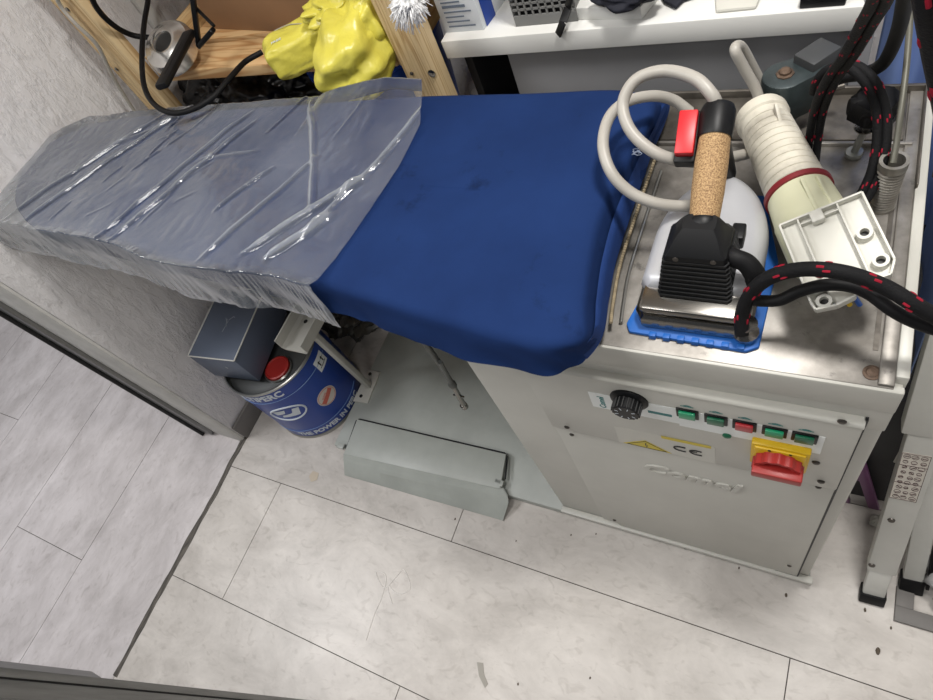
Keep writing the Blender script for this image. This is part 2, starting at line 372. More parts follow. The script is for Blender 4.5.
for f in bm.faces[:nf]: f.material_index = 1
fl = obj('floor', bm, None, None, smooth=False, mats=[M_floorB, M_seam]); fl['kind'] = 'structure'; fl['label'] = 'cool grey laminate floor beyond the doorway'
# uneven dark sealant joint between the two floors
bm = nb(); n = 60; L_ = []; R_ = []
for i in range(n + 1):
    y = -.45 + .76 * i / n
    o = .006 * noise.noise(Vector((y * 6, 1, 0))) + .003 * noise.noise(Vector((y * 22, 4, 0)))
    w = .0095 + .005 * noise.noise(Vector((y * 9, 8, 0)))
    L_.append((XW + o - w, y)); R_.append((XW + o + w, y))
prev = None
for (a, ya), (b, yb) in zip(L_, R_):
    ring = [bm.verts.new((a, ya, .0002)), bm.verts.new(((a + b) / 2, ya, .0022)), bm.verts.new((b, ya, .0002))]
    if prev:
        for k in range(2): bm.faces.new((prev[k], ring[k], ring[k + 1], prev[k + 1]))
    prev = ring
M_seal = mat('dirty_sealant', (98, 92, 84), .7, rgb2=(44, 40, 36), vs=60, stretch=(3, .4, 1))
struct('trim_1', bm, M_seal, 'dark uneven sealant line where the two floors meet')
# left wall, a stub that ends at the doorway
bm = nb(); box(bm, -1.70, XW, .297, 1.45, 0, 2.6, .004)
struct('wall_left', bm, M_plaster, 'white trowelled plaster wall at the tip of the ironing board')
bm = nb()   # rough smoothed strip down the end of the wall
pts = [(-1.668, .284), (-1.668, .2965), (-1.5405, .2965), (-1.542, .290), (-1.556, .284)]
prism(bm, [(x, y, 0) for x, y in pts], (0, 0, 2.6))
struct('trim_2', bm, M_edge, 'white plaster strip down the end of the left wall')
bm = nb(); box(bm, -1.715, -1.669, .272, .30, 0.012, 2.4, .004)
o = struct('trim_3', bm, M_alu, 'brushed aluminium door frame at the end of the left wall')
bm = nb(); box(bm, -1.723, -1.7155, .262, .276, 0.0, 2.6, .001)
struct('gasket', bm, M_gasket_gap, parent=o)
bm = nb(); box(bm, XW, XW + .012, .30, 1.45, 0, .075, .002)
struct('baseboard_left', bm, M_base, 'grey baseboard at the foot of the left wall')
bm = nb(); box(bm, -1.70, 1.6, 1.45, 1.55, 0, 2.6)
struct('wall_back', bm, M_plaster, 'plaster wall behind the shelves')
# opposite jamb of the doorway and the door leaf standing open into the room
bm = nb(); box(bm, -1.63, -1.53, -.52, -.470, 0, 2.6, .002)
o = struct('trim_4', bm, M_alu, 'aluminium door jamb on the near side of the doorway')
dL = thing('door_1', 'open glass door with aluminium frame', 'door', (-1.5, -.47, 0)); dL['kind'] = 'structure'
e0 = Vector((-.862, -.2562, 0)); e1 = Vector((-1.50, -.50, 0)); dx_ = (e1 - e0).normalized(); ny_ = Vector((dx_.y, -dx_.x, 0)); ny_ = -ny_ if ny_.y > 0 else ny_
def leaf(name, s0, s1, t0, t1, z0, z1, m, bev=.001):
    bm = nb(); q = [e0 + dx_ * s0 + ny_ * t0, e0 + dx_ * s1 + ny_ * t0, e0 + dx_ * s1 + ny_ * t1, e0 + dx_ * s0 + ny_ * t1]
    prism(bm, [(p.x, p.y, z0) for p in q], (0, 0, z1 - z0), bev=bev); return obj(name, bm, m, dL)
leaf('stile', 0, .05, .0, .011, .02, 2.1, M_alu); leaf('stile_groove', .004, .05, .011, .0135, .02, 2.1, M_gasket_gap, 0); leaf('stile', 0, .05, .0135, .036, .02, 2.1, M_alu)
leaf('stile', .62, .67, .0, .036, .02, 2.1, M_alu); leaf('bottom_rail', .05, .62, .0, .036, .02, .12, M_alu); leaf('top_rail', .05, .62, .0, .036, 2.0, 2.1, M_alu)
leaf('glass_pane', .05, .62, .015, .021, .12, 2.0, mat('dark_glass', (30, 34, 40), .06, coat=.6), 0)
bm = nb(); box(bm, -3.4, 1.6, -1.6, 1.55, 2.6, 2.7); struct('ceiling', bm, M_edge, 'white ceiling')
bm = nb(); box(bm, 1.6, 1.7, -1.6, 1.55, 0, 2.6); struct('wall_right', bm, M_plaster, 'plaster wall beyond the ladder')
bm = nb(); box(bm, -1.66, -1.54, -1.6, -.545, 0, 2.6); struct('wall_front', bm, M_plaster, 'plaster wall on the near side of the doorway')

# ================================================================== IRONING MACHINE
mc = thing('ironing_table_machine', 'grey floor-standing professional ironing table with blue padded board, control panel and foot pedal', 'ironing machine', (-.17, .57, 0))
# base plate
bm = nb()
prism(bm, [(-1.175, .352, .0), (-1.175, .80, .0), (.107, .80, .0), (.107, .352, .0)], (0, 0, .028), bev=.004)
obj('base_plate', bm, M_paint2, mc)
# foot pedal
a, b = P(357, 419, z=.05), P(506, 454, z=.05); c, d = P(500, 489, z=.05), P(343.5, 454, z=.05)
e, f_ = P(503, 521, z=.004), P(344.5, 475.4, z=.004)
bm = nb()
prism(bm, [a, b, c, d], (0, 0, -.006), bev=.0022)
g1, g2 = P(343.5, 460.5, z=.040), P(507.5, 497, z=.040)
prism(bm, [d, c, P(503, 489, z=.046), g2, g1], (0, .004, -.001))
prism(bm, [g1, g2, P(508.5, 503, z=.030), e, P(497, 519, z=.004), f_], (0, .004, -.001), bev=.0008)
for u, v in ((341, 446), (499, 483)): box(bm, -.012, .012, -.008, .008, -.004, .004, .001, Matrix.Translation(P(u, v, z=.046)))
pd = obj('foot_pedal', bm, M_paint2, mc, smooth=30)
bm = nb()
def off(p, dx, dy): return p + Vector((dx, dy, 0))
rim = [off(d, -.003, .03), off(a, -.003, -.004), off(a, .006, .003), off(b, -.006, .003), off(b, .003, -.004), off(c, .003, .03)]
for p in rim: p.z = .0455
tube(bm, rim, .0022, 6, 0)
obj('pedal_gap', bm, M_gasket_gap, pd)  # dark tube standing in for the shadow gap round the flap
# cabinet
bm = nb(); box(bm, -.44, .1035, .362, .80, .028, .893, .004)
cab = obj('cabinet', bm, M_paint, mc)
bm = nb()   # overlapping top frame lip and side cheek
box(bm, -.44, .104, .3545, .364, .852, .899, .003)
box(bm, -.44, .104, .358, .366, .80, .853, .002)
box(bm, .0945, .106, .37, .80, .80, .905, .002)
obj('top_frame', bm, M_paint, mc)
# front sheets
bm = nb(); box(bm, -.33, .082, .347, .362, .612, .825, .003)
tube(bm, [(-.33, .3505, .824), (.082, .3505, .824)], .0055, 10, 0)
box(bm, -.33, .082, .3475, .362, .82, .8295, .003)
cp = obj('control_panel', bm, M_paint, mc)
bm = nb(); prism(bm, [(-.33, .353, .607), (.082, .353, .607), (.082, .353, .045), (-.29, .353, .045), (-.302, .353, .062), (-.33, .353, .062)], (0, .0095, 0), bev=.002)
lc = obj('lower_cover', bm, M_paint, mc)
bm = nb(); box(bm, -.33, .084, .3555, .3622, .6068, .6122); box(bm, .082, .0845, .3535, .3622, .045, .83); box(bm, .04, .084, .3535, .3622, .040, .046); obj('panel_gap', bm, M_gasket_gap, cab)  # dark strips painted in for the shadow between the front sheets
bm = nb(); box(bm, -.44, .112, .347, .362, .0275, .042, .002)
obj('plinth', bm, M_paint, mc)
def front(x, z, y=.3468):     # matrix on the front face: local x right, y up, z towards the viewer
    m = Matrix(((1, 0, 0), (0, 0, 1), (0, 1, 0))); m = Matrix(((1, 0, 0), (0, 0, -1), (0, 1, 0))).to_4x4(); m.translation = Vector((x, y, z)); return m
def screw(p, ax, r, parent, m=M_screw, h=.003):
    bm = nb(); lathe(bm, [(0, 0), (r, 0), (r, h * .4), (r * .7, h * .85), (r * .3, h), (0, h * .8)], p, ax, 14); return obj('screw', bm, m, parent)
for (u, v) in ((842, 422), (816, 463), (821, 482)): q = P(u, v, y=.346); screw((q.x, .347, q.z), (0, -1, 0), .0048, cp)
q = P(567, 428, y=.346); screw((q.x, .347, q.z + .002), (0, -1, 0), .0045, cp)
for (u, v) in ((571, 437), (818, 490), (614, 522), (685, 550), (789, 568)): q = P(u, v, y=.348); screw((q.x, .353, q.z), (0, -1, 0), .0042, lc)
# printed strip with the push buttons
def onpanel(u, v): return P(u, v, y=.3465)
bm = nb()
sa, sb, sc_, sd = onpanel(590, 386), onpanel(816, 428), onpanel(812, 446), onpanel(598, 405)
prism(bm, [(-.238, .3470, .781), (.050, .3470, .781), (.050, .3470, .729), (-.118, .3470, .729), (-.118, .3470, .735), (-.238, .3470, .735)], (0, -.0007, 0))
st = obj('printed_strip', bm, M_sticker, cp, smooth=False)
l0, l1 = onpanel(648, 411), onpanel(672, 416)
bm = nb(); box(bm, l0.x, l1.x, .3460, .3464, l0.z - .004, l0.z + .003); obj('teal_line', bm, M_teal, st, smooth=False)
bm = nb(); lg_ = onpanel(600, 396); text(bm, 'Comel', Matrix.Translation((lg_.x, .3462, .7555)) @ Matrix.Rotation(PI / 2, 4, 'X') @ Matrix.Rotation(PI / 2, 4, 'Z'), .013, .0002, bold=.0003)
obj('brand_lettering', bm, M_teal, st, smooth=False)
cent = [onpanel(687.5, 413.5), onpanel(716, 419.5), onpanel(744.5, 425.5), onpanel(774.5, 431.5), onpanel(804.5, 437.5)]
for c_ in cent:   # tiny pictograms above the buttons
    bm = nb(); zz = c_.z + .0215
    bar(bm, (c_.x - .008, .3462, zz - .001), (c_.x + .008, .3462, zz - .001), .0004, .0011, bev=0); bar(bm, (c_.x - .004, .3462, zz), (c_.x, .3462, zz + .002), .0004, .0012, bev=0); bar(bm, (c_.x, .3462, zz + .002), (c_.x + .005, .3462, zz), .0004, .0012, bev=0)
    obj('pictogram', bm, M_teal, st, smooth=False)
cols_ = [M_green, M_greend, M_redlens, M_green, M_greend]; nm = ['bright green button', 'dark green button', 'red button', 'bright green button', 'dark green button']
for c_, mm, nn in zip(cent, cols_, nm):
    bm = nb(); zc = c_.z + .001
    box(bm, c_.x - .0140, c_.x + .0140, .3445, .347, zc - .0120, zc + .0120, .0008)
    o = obj('push_button', bm, M_black, cp); o['label'] = nn
    bm = nb(); box(bm, c_.x - .0102, c_.x + .0102, .3405, .3446, zc - .0080, zc + .0090, .001)
    obj('lens', bm, mm, o)
    q = Vector((c_.x, .346, c_.z))
for i, c_ in enumerate(cent[:4]):
    if i == 1: continue
    bm = nb(); bar(bm, (c_.x - .004, .3466, c_.z - .017), (c_.x + .005, .3466, c_.z - .0158), .0006, .0016, bev=0); bar(bm, (c_.x + .003, .3466, c_.z - .018), (c_.x + .004, .3466, c_.z - .0145), .0006, .0016, bev=0)
    obj('red_arrow', bm, M_redk, cp, smooth=False)
q = onpanel(727, 435); bm = nb(); lathe(bm, [(0, 0), (.0055, 0), (.0055, .003), (.003, .0045), (0, .005)], (q.x, .347, q.z), (0, -1, 0), 16)
obj('pilot_lamp', bm, M_greend, cp)
bm = nb(); box(bm, q.x - .012, q.x - .007, .3465, .347, q.z - .001, q.z); obj('lamp_mark', bm, M_inkb, cp); bm = nb(); box(bm, q.x + .007, q.x + .012, .3465, .347, q.z - .001, q.z); obj('lamp_mark', bm, M_inkb, cp)
# thermostat knob
q = P(627, 407, y=.335); kx, kz = q.x, q.z
bm = nb(); lathe(bm, [(0, 0), (.0255, 0), (.026, .002), (.0245, .004), (.018, .006), (.0185, .02), (.017, .022), (0, .0222)], (kx, .347, kz), (0, -1, 0), 36)
for k in range(18):
    a_ = 2 * PI * k / 18; tube(bm, [(kx + .0185 * math.cos(a_), .341, kz + .0185 * math.sin(a_)), (kx + .0185 * math.cos(a_), .326, kz + .0185 * math.sin(a_))], .0014, 6, 0)
kn = obj('thermostat_knob', bm, M_black, cp)
bm = nb()
for k in range(8):
    a_ = PI * (.15 + k * .24); M = Matrix.Translation((kx + .0125 * math.cos(a_), .3247, kz + .0125 * math.sin(a_))) @ Matrix.Rotation(PI / 2, 4, 'X') @ Matrix.Rotation(a_ - PI / 2, 4, 'Z')
    box(bm, -.0006, .0006, -.0025, .0025, -.0001, .0002, 0, M)
obj('dial_marks', bm, M_ink, kn)
# warning sticker
def tri(bm, x, z, w, h, y, t=.0003): prism(bm, [(x - w / 2, y, z), (x + w / 2, y, z), (x, y, z + h)], (0, -t, 0))
w1 = P(614, 426, y=.347); w2 = P(715, 448, y=.347)
bm = nb(); prism(bm, [(w1.x, .347, w1.z), (w2.x, .347, w1.z), (w2.x, .347, .6135), (w1.x, .347, .6135)], (0, -.0003, 0))
ws = obj('warning_sticker', bm, mat('sticker_clear', (194, 193, 184), .35), cp, smooth=False)
cx_ = P(645, 440, y=.3465).x; zb1 = .6155
bm = nb(); tri(bm, cx_, zb1, .074, .030, .3466); yt = obj('yellow_triangle', bm, M_yellowink, ws, smooth=False)
bm = nb()
for (x0, z0, x1, z1) in ((-.030, zb1 + .002, .030, zb1 + .002), (-.030, zb1 + .002, 0, zb1 + .027), (.030, zb1 + .002, 0, zb1 + .027)): bar(bm, (cx_ + x0, .3461, z0), (cx_ + x1, .3461, z1), .0004, .0008, bev=0)
bar(bm, (cx_, .3461, zb1 + .005), (cx_ + .0015, .3461, zb1 + .012), .0004, .0014, bev=0); bar(bm, (cx_ - .001, .3461, zb1 + .011), (cx_, .3461, zb1 + .02), .0004, .0014, bev=0)
obj('warning_symbol', bm, M_inkb, yt, smooth=False)
y0_, y1_ = P(661, 436, y=.3465), P(711, 447, y=.3465)
bm = nb(); box(bm, y0_.x, y1_.x, .3463, .3466, y0_.z - .008, y0_.z + .001); obj('yellow_bar', bm, M_yellowink, ws, smooth=False)
for k, q_ in enumerate((P(682, 449, y=.3465), P(698, 453, y=.3465))):
    bm = nb(); tube(bm, [(q_.x + .0115 * math.cos(t), .3464, q_.z + .0075 * math.sin(t)) for t in [PI * (.35 + 1.3 * i / 12) for i in range(13)]], .0013, 6, 0)
    if k: bar(bm, (q_.x - .010, .3464, q_.z), (q_.x - .001, .3464, q_.z), .0005, .0022, bev=0)
    obj('ce_letter', bm, M_inkb, ws, smooth=False)
# main switch
q1 = P(752, 443, y=.343); q2 = P(811, 452, y=.343)
bm = nb(); mx0, mx1 = q1.x, q2.x; mz1 = .684; mz0 = mz1 - (mx1 - mx0) * .98
mx0, mx1 = P(751, 446, y=.337).x, P(811, 456, y=.337).x; mz1 = P(751, 443, y=.337).z; mz0 = mz1 - (mx1 - mx0)
box(bm, mx0, mx1, .337, .347, mz0, mz1, .002); box(bm, mx0 + .004, mx1 - .004, .334, .338, mz0 + .004, mz1 - .004, .002)
ms = obj('main_switch', bm, M_yellowp, cp)
bm = nb(); ccx, ccz = (mx0 + mx1) / 2, (mz0 + mz1) / 2
prof = [(0, 0), (.027, 0), (.0275, .012), (.025, .016), (0, .016)]
t = nb(); sg = 64
SR = (mx1 - mx0) / .062; rr = lambda a: (.0265 + .0012 * math.cos(a * 12)) * SR
ccz -= .003
lo = [t.verts.new((ccx + rr(2 * PI * k / sg) * math.cos(2 * PI * k / sg), .334, ccz + rr(2 * PI * k / sg) * math.sin(2 * PI * k / sg))) for k in range(sg)]
hi = [t.verts.new((v.co.x, .320, v.co.z)) for v in lo]; inn = [t.verts.new((ccx + (v.co.x - ccx) * .82, .320, ccz + (v.co.z - ccz) * .82)) for v in lo]; dn = [t.verts.new((v.co.x, .327, v.co.z)) for v in inn]
for A_, B_ in ((lo, hi), (hi, inn), (inn, dn)):
    for k in range(sg): t.faces.new((A_[k], A_[(k + 1) % sg], B_[(k + 1) % sg], B_[k]))
t.faces.new(dn); t.faces.new(lo[::-1]); merge(bm, t)
box(bm, ccx - .0265 * SR, ccx + .0275 * SR, .310, .328, ccz - .0085, ccz + .0085, .002)
obj('red_handle', bm, M_redk, ms)
for (dx, dz) in ((-.012, .0315), (.012, .0315), (.0085, .022)): bm = nb(); lathe(bm, [(0, 0), (.0018, 0), (.0018, .0008), (0, .0008)], (ccx + dx, .334, ccz + dz), (0, -1, 0), 10); obj('hole', bm, M_inkb, ms)
# embossed name
bm = nb()
q = P(690, 479, y=.35)
text(bm, 'Comel', Matrix.Translation((q.x - .004, .3525, q.z + .002)) @ Matrix.Rotation(PI / 2, 4, 'X') @ Matrix.Diagonal((1.14, 1, 1, 1)), .049, .0026, bold=.0012, shear=.25)
o = obj('embossed_name', bm, M_paint, lc)

# steel top
bm = nb()
box(bm, -.43, .0945, .358, .79, .893, .9, .0015)
box(bm, .0800, .0945, .36, .79, .899, .9035, .0015); box(bm, -.22, .088, .69, .695, .899, .906, .001)
top = obj('steel_top', bm, M_steel, mc)
bm = nb(); box(bm, -.43, .105, .785, .79, .88, .912, .001); box(bm, .0945, .097, .62, .79, .88, .912, .001)
obj('rear_flange', bm, M_steeldk, top)
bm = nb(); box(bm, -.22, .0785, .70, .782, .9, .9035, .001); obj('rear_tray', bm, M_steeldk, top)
bm = nb(); box(bm, .0725, .0775, .40, .66, .9, .9006); obj('worn_strip', bm, M_steeldk, top)
q = P(872, 373, z=.9); bm = nb(); lathe(bm, [(0, 0), (.0085, 0), (.0085, .0012), (.006, .002), (.005, .001), (0, .001)], (q.x, q.y, .9), seg=20); obj('plug_screw', bm, M_rust, top)
q = P(928, 172, x=.105); bm = nb(); tube(bm, [(.11, q.y, q.z), (.138, q.y, q.z)], .006, 10, 0); lathe(bm, [(0, 0), (.009, 0), (.009, .006), (0, .006)], (.112, q.y, q.z), (1, 0, 0), 6); obj('side_bolt', bm, M_rust, mc)
# rod and threaded spindle on the steel top
q0 = P(881, 206, z=.9); z1 = P(894, 160, y=q0.y).z
bm = nb(); prof = [(.0140, 0), (.0140, .004)]; zz = .004
H = z1 - .9
k = 0
while zz < H - .012:
    prof += [(.0135, zz), (.0137, zz + .001), (.0112, zz + .0024), (.0135, zz + .0040)]; zz += .0040; k += 1
prof += [(.0142, H - .01), (.0142, H), (.0105, H), (.0105, H - .03), (0, H - .03)]
lathe(bm, [(0, 0)] + prof, (q0.x, q0.y, .9), seg=28)
o = obj('spring', bm, mat('spring_steel', (150, 146, 138), .4, .5, var=.3, vs=30), mc)
bm = nb(); tube(bm, [P(893, 163, z=.975), P(897, 140, z=.99), P(901, 110, z=1.01), P(906, 70, z=1.03), P(910, 20, z=1.05), P(913, -40, z=1.07)], .0032, 10)
obj('hook_rod', bm, mat('dull_zinc', (96, 95, 86), .5, .4), mc)
# bolt with washer and black hand wheel
q = P(854, 153, z=.905); w_ = P(866, 127, z=.95); h_ = P(876, 100, z=.985)
bm = nb(); tube(bm, [q, w_, h_], .0042, 12, 0); lathe(bm, [(0, -.004), (.009, -.004), (.0105, 0), (.0095, .003), (0, .004)], (q.x, q.y, .905), seg=20)
bt = obj('threaded_bolt', bm, mat('zinc_bolt', (150, 152, 148), .35, .7, var=.2, vs=60), mc)
bm = nb(); ax = (h_ - q).normalized(); lathe(bm, [(0, 0), (.0125, 0), (.0125, .0015), (0, .0015)], w_, ax, 24); obj('washer', bm, M_chrome, bt)
bm = nb(); lathe(bm, [(0, 0), (.019, 0), (.027, .006), (.028, .018), (.022, .026), (0, .028)], w_ + ax * .016, ax, 7)
for a_ in range(5):
    u_ = ax.orthogonal().normalized(); v_ = ax.cross(u_); d_ = u_ * math.cos(a_ * 2 * PI / 5) + v_ * math.sin(a_ * 2 * PI / 5)
    tube(bm, [w_ + ax * .030 + d_ * .01, w_ + ax * .030 + d_ * .026], .01, 12, 2, rad=lambda t: .012 - .003 * t)
obj('hand_knob', bm, M_blackg, bt)
# pivot bracket, dark green casting with rusty bolt
c0 = P(785, 74, z=.985); e0 = P(815, 62, z=.985)
bm = nb(); dirv = (e0 - c0); dirv.z = 0; dirv.normalize(); nrm = Vector((-dirv.y, dirv.x, 0)); r0 = .026
pts = [c0 + (dirv * math.cos(t) + nrm * math.sin(t)) * r0 for t in [PI / 2 + PI * i / 20 for i in range(21)]]
pts += [c0 + dirv * .045 - nrm * .019, c0 + dirv * .045 + nrm * .019]
prism(bm, [(p.x, p.y, .985) for p in pts], (0, 0, -.055), bev=.003)
tube(bm, [(c0.x, c0.y, .90), (c0.x, c0.y, .935)], .018, 20, 0)
pv = obj('pivot_bracket', bm, M_darkgreen, mc)
bm = nb(); M = frame(P(817, 55, z=.99), dirv); box(bm, -.020, .020, -.016, .016, -.03, .006, .0015, M @ Matrix.Rotation(.3, 4, 'Z')); obj('block', bm, mat('charcoal_block', (66, 68, 70), .5, .2, var=.1), pv)
bm = nb(); lathe(bm, [(0, 0), (.0105, 0), (.0105, .0015), (.007, .002), (.007, .005), (.005, .007), (0, .0075)], (c0.x, c0.y, .985), seg=8); obj('pivot_bolt', bm, M_rust, pv)
bm = nb()
b0 = P(812, 92, z=.945); tube(bm, [b0, b0 + Vector((.02, .0, .003)), b0 + Vector((.034, .004, .005))], .004, 8, 2)
obj('valve_fitting', bm, M_steeldk, pv)
# support leg, flange and channel
fl4 = [P(368.6, 369, z=.034), P(380, 372, z=.034), P(367.5, 403, z=.034), P(352.5, 401, z=.034)]
bm = nb(); prism(bm, fl4, (0, 0, -.006), bev=.0018); sf = obj('leg_flange', bm, M_paint, mc)
for u, v in ((370, 374), (361, 396)): bm = nb(); lathe(bm, [(0, 0), (.006, 0), (.006, .0006), (0, .0006)], P(u, v, z=.0342), seg=12); obj('bolt_hole', bm, M_gasket_gap, sf)
ltop = P(310, 331, z=.40); lfoot = (fl4[0] + fl4[2]) / 2 + Vector((.004, 0, 0))
bm = nb(); bar(bm, lfoot, ltop, .018, .016, up=(1, .3, 0), bev=.002); obj('support_leg', bm, M_paint, mc)
# U-channel running towards the back under the board, with the post to the board
zc = .44
u0, u1 = P(274, 341, z=zc), P(299, 349, z=zc); dy = .22
bm = nb(); wx = u1.x - u0.x; pr = [(u0.x, u0.y, zc), (u0.x + .004, u0.y, zc), (u0.x + .004, u0.y, zc - .03), (u0.x + .012, u0.y, zc - .038), (u0.x + wx - .012, u0.y, zc - .038), (u0.x + wx - .004, u0.y, zc - .03), (u0.x + wx - .004, u0.y, zc), (u0.x + wx, u0.y, zc),
      (u0.x + wx, u0.y, zc - .034), (u0.x + wx - .010, u0.y, zc - .043), (u0.x + .010, u0.y, zc - .043), (u0.x, u0.y, zc - .034)]
prism(bm, pr, (0, dy, 0))
cn = obj('channel_arm', bm, M_paint, mc, smooth=30)
for (dx, dy_) in ((.3, .09), (.72, .10)): bm = nb(); lathe(bm, [(0, 0), (.006, 0), (.006, .001), (0, .001)], (u0.x + wx * dx, u0.y + dy_, zc - .038), seg=12); obj('slot', bm, M_gasket_gap, cn)
bm = nb(); box(bm, u1.x - .03, u1.x - .004, u1.y + .16, u1.y + .19, .44, .93, .003); obj('board_post', bm, M_paint, mc)
# drain rod under the board
a, b, c = P(420, 335, y=.46), P(452, 384, y=.46), P(457, 390, y=.46)
bm = nb(); tube(bm, [P(405, 300, y=.46), a, P(440, 364, y=.46), b], .0062, 10); tube(bm, [P(440, 362, y=.452), b], .005, 8, 0)
lathe(bm, [(0, 0), (.009, 0), (.0095, .01), (.006, .018), (0, .018)], b + Vector((0, 0, -.008)), (0, 0, 1), 12)
dr = obj('drain_hose', bm, mat('grey_hose', (96, 98, 96), .45, .3), mc)
e_ = P(465, 407, y=.46)
bm = nb(); tube(bm, [b, (b + e_) / 2, e_], .0065, 10, 4); lathe(bm, [(.0062, 0), (.009, 0), (.009, .012), (.0062, .012)], e_ + Vector((0, 0, .0)), (0, 0, 1), 10)
box(bm, -.014, .014, -.002, .002, -.002, .002, 0, Matrix.Translation((b + e_) / 2)); obj('hose_clamp', bm, M_chrome, dr)

# board with blue cover: loops from hem up over the padded top
ZT = .975
foldp = [(655, 108), (628, 165), (603, 215), (592, 260), (587, 300), (584, 338), (556, 348), (520, 345), (450, 325), (380, 304), (318, 285), (277, 274), (225, 269), (161, 259), (119, 242), (67, 232), (33, 226), (19, 212), (16, 196), (24, 172), (42, 150), (80, 130), (130, 118), (230, 110), (330, 103), (420, 97), (530, 94), (625, 91)]
hemp = [(668, 104), (648, 160), (630, 212), (614, 262), (607, 300), (600, 338), (575, 366), (538, 375), (455, 355), (385, 330), (347, 316), (273, 296), (215, 282), (161, 269), (110, 256), (64, 247), (34, 236), (19, 226), (14, 206), (20, 176), (38, 150), (78, 128), (130, 118), (230, 112), (330, 105), (420, 99), (530, 96), (640, 92)]
F = [P(u, v, z=ZT) for u, v in foldp]; HM = [P(u, v, z=.925) for u, v in hemp]
for i in range(17, 28): HM[i] = F[i] + Vector((0, .004, -.05))       # far edge and tip hang straight down
HM[17] = F[17] + Vector((-.006, 0, -.05)); HM[16] = F[16] + Vector((-.003, -.004, -.05)); HM[18] = F[18] + Vector((-.006, 0, -.05)); HM[19] = F[19] + Vector((-.004, .003, -.05))
def cl(pts, n=10):
    m_ = len(pts); out = []
    for i in range(m_):
        a, b, c, d = pts[(i - 1) % m_], pts[i], pts[(i + 1) % m_], pts[(i + 2) % m_]
        for k in range(n):
            t = k / n; out.append(.5 * ((2 * b) + (c - a) * t + (2 * a - 5 * b + 4 * c - d) * t * t + (3 * b - a - 3 * c + d) * t ** 3))
    return out
Fc = cl(F); Hc = cl(HM); n = len(Fc)
bm = nb(); loops = []
def loop(fn): loops.append([bm.verts.new(fn(i)) for i in range(n)])
def wr(p, a, s, sd): return a * noise.noise(p * s + Vector((sd, sd, sd)))
loop(lambda i: Hc[i] + Vector((0, 0, .004)) - (Hc[i] - Fc[i]) * .1 + Vector((0, .006 if Fc[i].y < .5 else -.003, 0)))
for t in (0, .25, .5, .75, .92):
    def f(i, t=t):
        p = Hc[i].lerp(Fc[i], t); w = (1 - t) * .006
        return p + Vector((wr(Vector((i * .09, t, 0)), w, 2.2, 1), wr(Vector((i * .09, t, 5)), w, 2.2, 2), wr(p, .003 * (1 - t), 18, 3)))
    loop(f)
def inner(i, t):
    p = Fc[i]; cxm = min(max(p.x, -1.42), -.36); q = Vector((cxm, .535 - .02 * (cxm + .9), ZT)); q = p.lerp(q, t); return q
for t, dz in ((.015, .003), (.05, .0055), (.12, .007), (.25, .008), (.45, .0085), (.7, .009), (.97, .009)):
    loop(lambda i, t=t, dz=dz: inner(i, t) + Vector((0, 0, dz + wr(inner(i, t), .0022, 9, 7) * min(1, t * 6))))
for a_, b_ in zip(loops[:-1], loops[1:]):
    for k in range(n): bm.faces.new((a_[k], a_[(k + 1) % n], b_[(k + 1) % n], b_[k]))
bm.faces.new(loops[-1])
bm.faces.new(loops[0][::-1])
cov = obj('board_cover', bm, M_blue, mc, smooth=70)
# hem band round the right-hand end
bm = nb(); pts = []
idx = list(range(0, 58)); prev = None
for i in idx:
    lo = Hc[i] + Vector((.0015, 0, -.002)); hi = Hc[i].lerp(Fc[i], .6) + Vector((.0015, 0, .0025)); ot = (Hc[i] - Fc[i]); ot.z = 0; ot = ot.normalized() * .002
    mid = (lo + hi) / 2 + ot + Vector((0, 0, .003)); ring = [bm.verts.new(lo), bm.verts.new(lo + ot), bm.verts.new(mid + ot * .8), bm.verts.new(hi + ot), bm.verts.new(hi)]
    if prev:
        for k in range(4): bm.faces.new((prev[k], ring[k], ring[k + 1], prev[k + 1]))
    prev = ring
obj('hem', bm, M_bluehem, cov, smooth=80)
bm = nb()      # knotted drawstring under the hem
pts = [Hc[i] + Vector((.006, 0, -.008)) for i in range(8, 46)]
for k in range(0, len(pts) - 1):
    for s in (0, .5):
        p = pts[k].lerp(pts[k + 1], s); lathe(bm, [(0, -.0028), (.0024, -.0014), (.0028, .0004), (.0018, .0024), (0, .0028)], p, (.3, .2, 1), 6)
obj('drawstring', bm, mat('dirty_cord', (150, 136, 110), .8, var=.3, vs=100), cov)
bm = nb(); tube(bm, [pts[k] + Vector((.010, 0, -.012)) for k in range(2, len(pts), 3)], .0022, 8, 3); obj('frame_edge', bm, M_silver, mc)
q = P(33, 165, z=.975); bm = nb(); box(bm, -.012, .012, -.004, .004, -.004, .004, .003, Matrix.Translation((q.x + .01, q.y, .97)) @ Matrix.Rotation(.9, 4, 'Z')); obj('tip_latch', bm, mat('olive_metal', (58, 60, 40), .4, .4), mc)
bm = nb()  # threads and lint marks
q = P(638, 152, z=.985)
for k in range(5):
    s = random.uniform(-1, 1); tube(bm, [q + Vector((random.uniform(-.008, .012), random.uniform(-.006, .006), 0)) for _ in range(4)], .0004, 5, 5)
obj('lint_threads', bm, mat('pale_thread', (120, 130, 150), .8), cov)

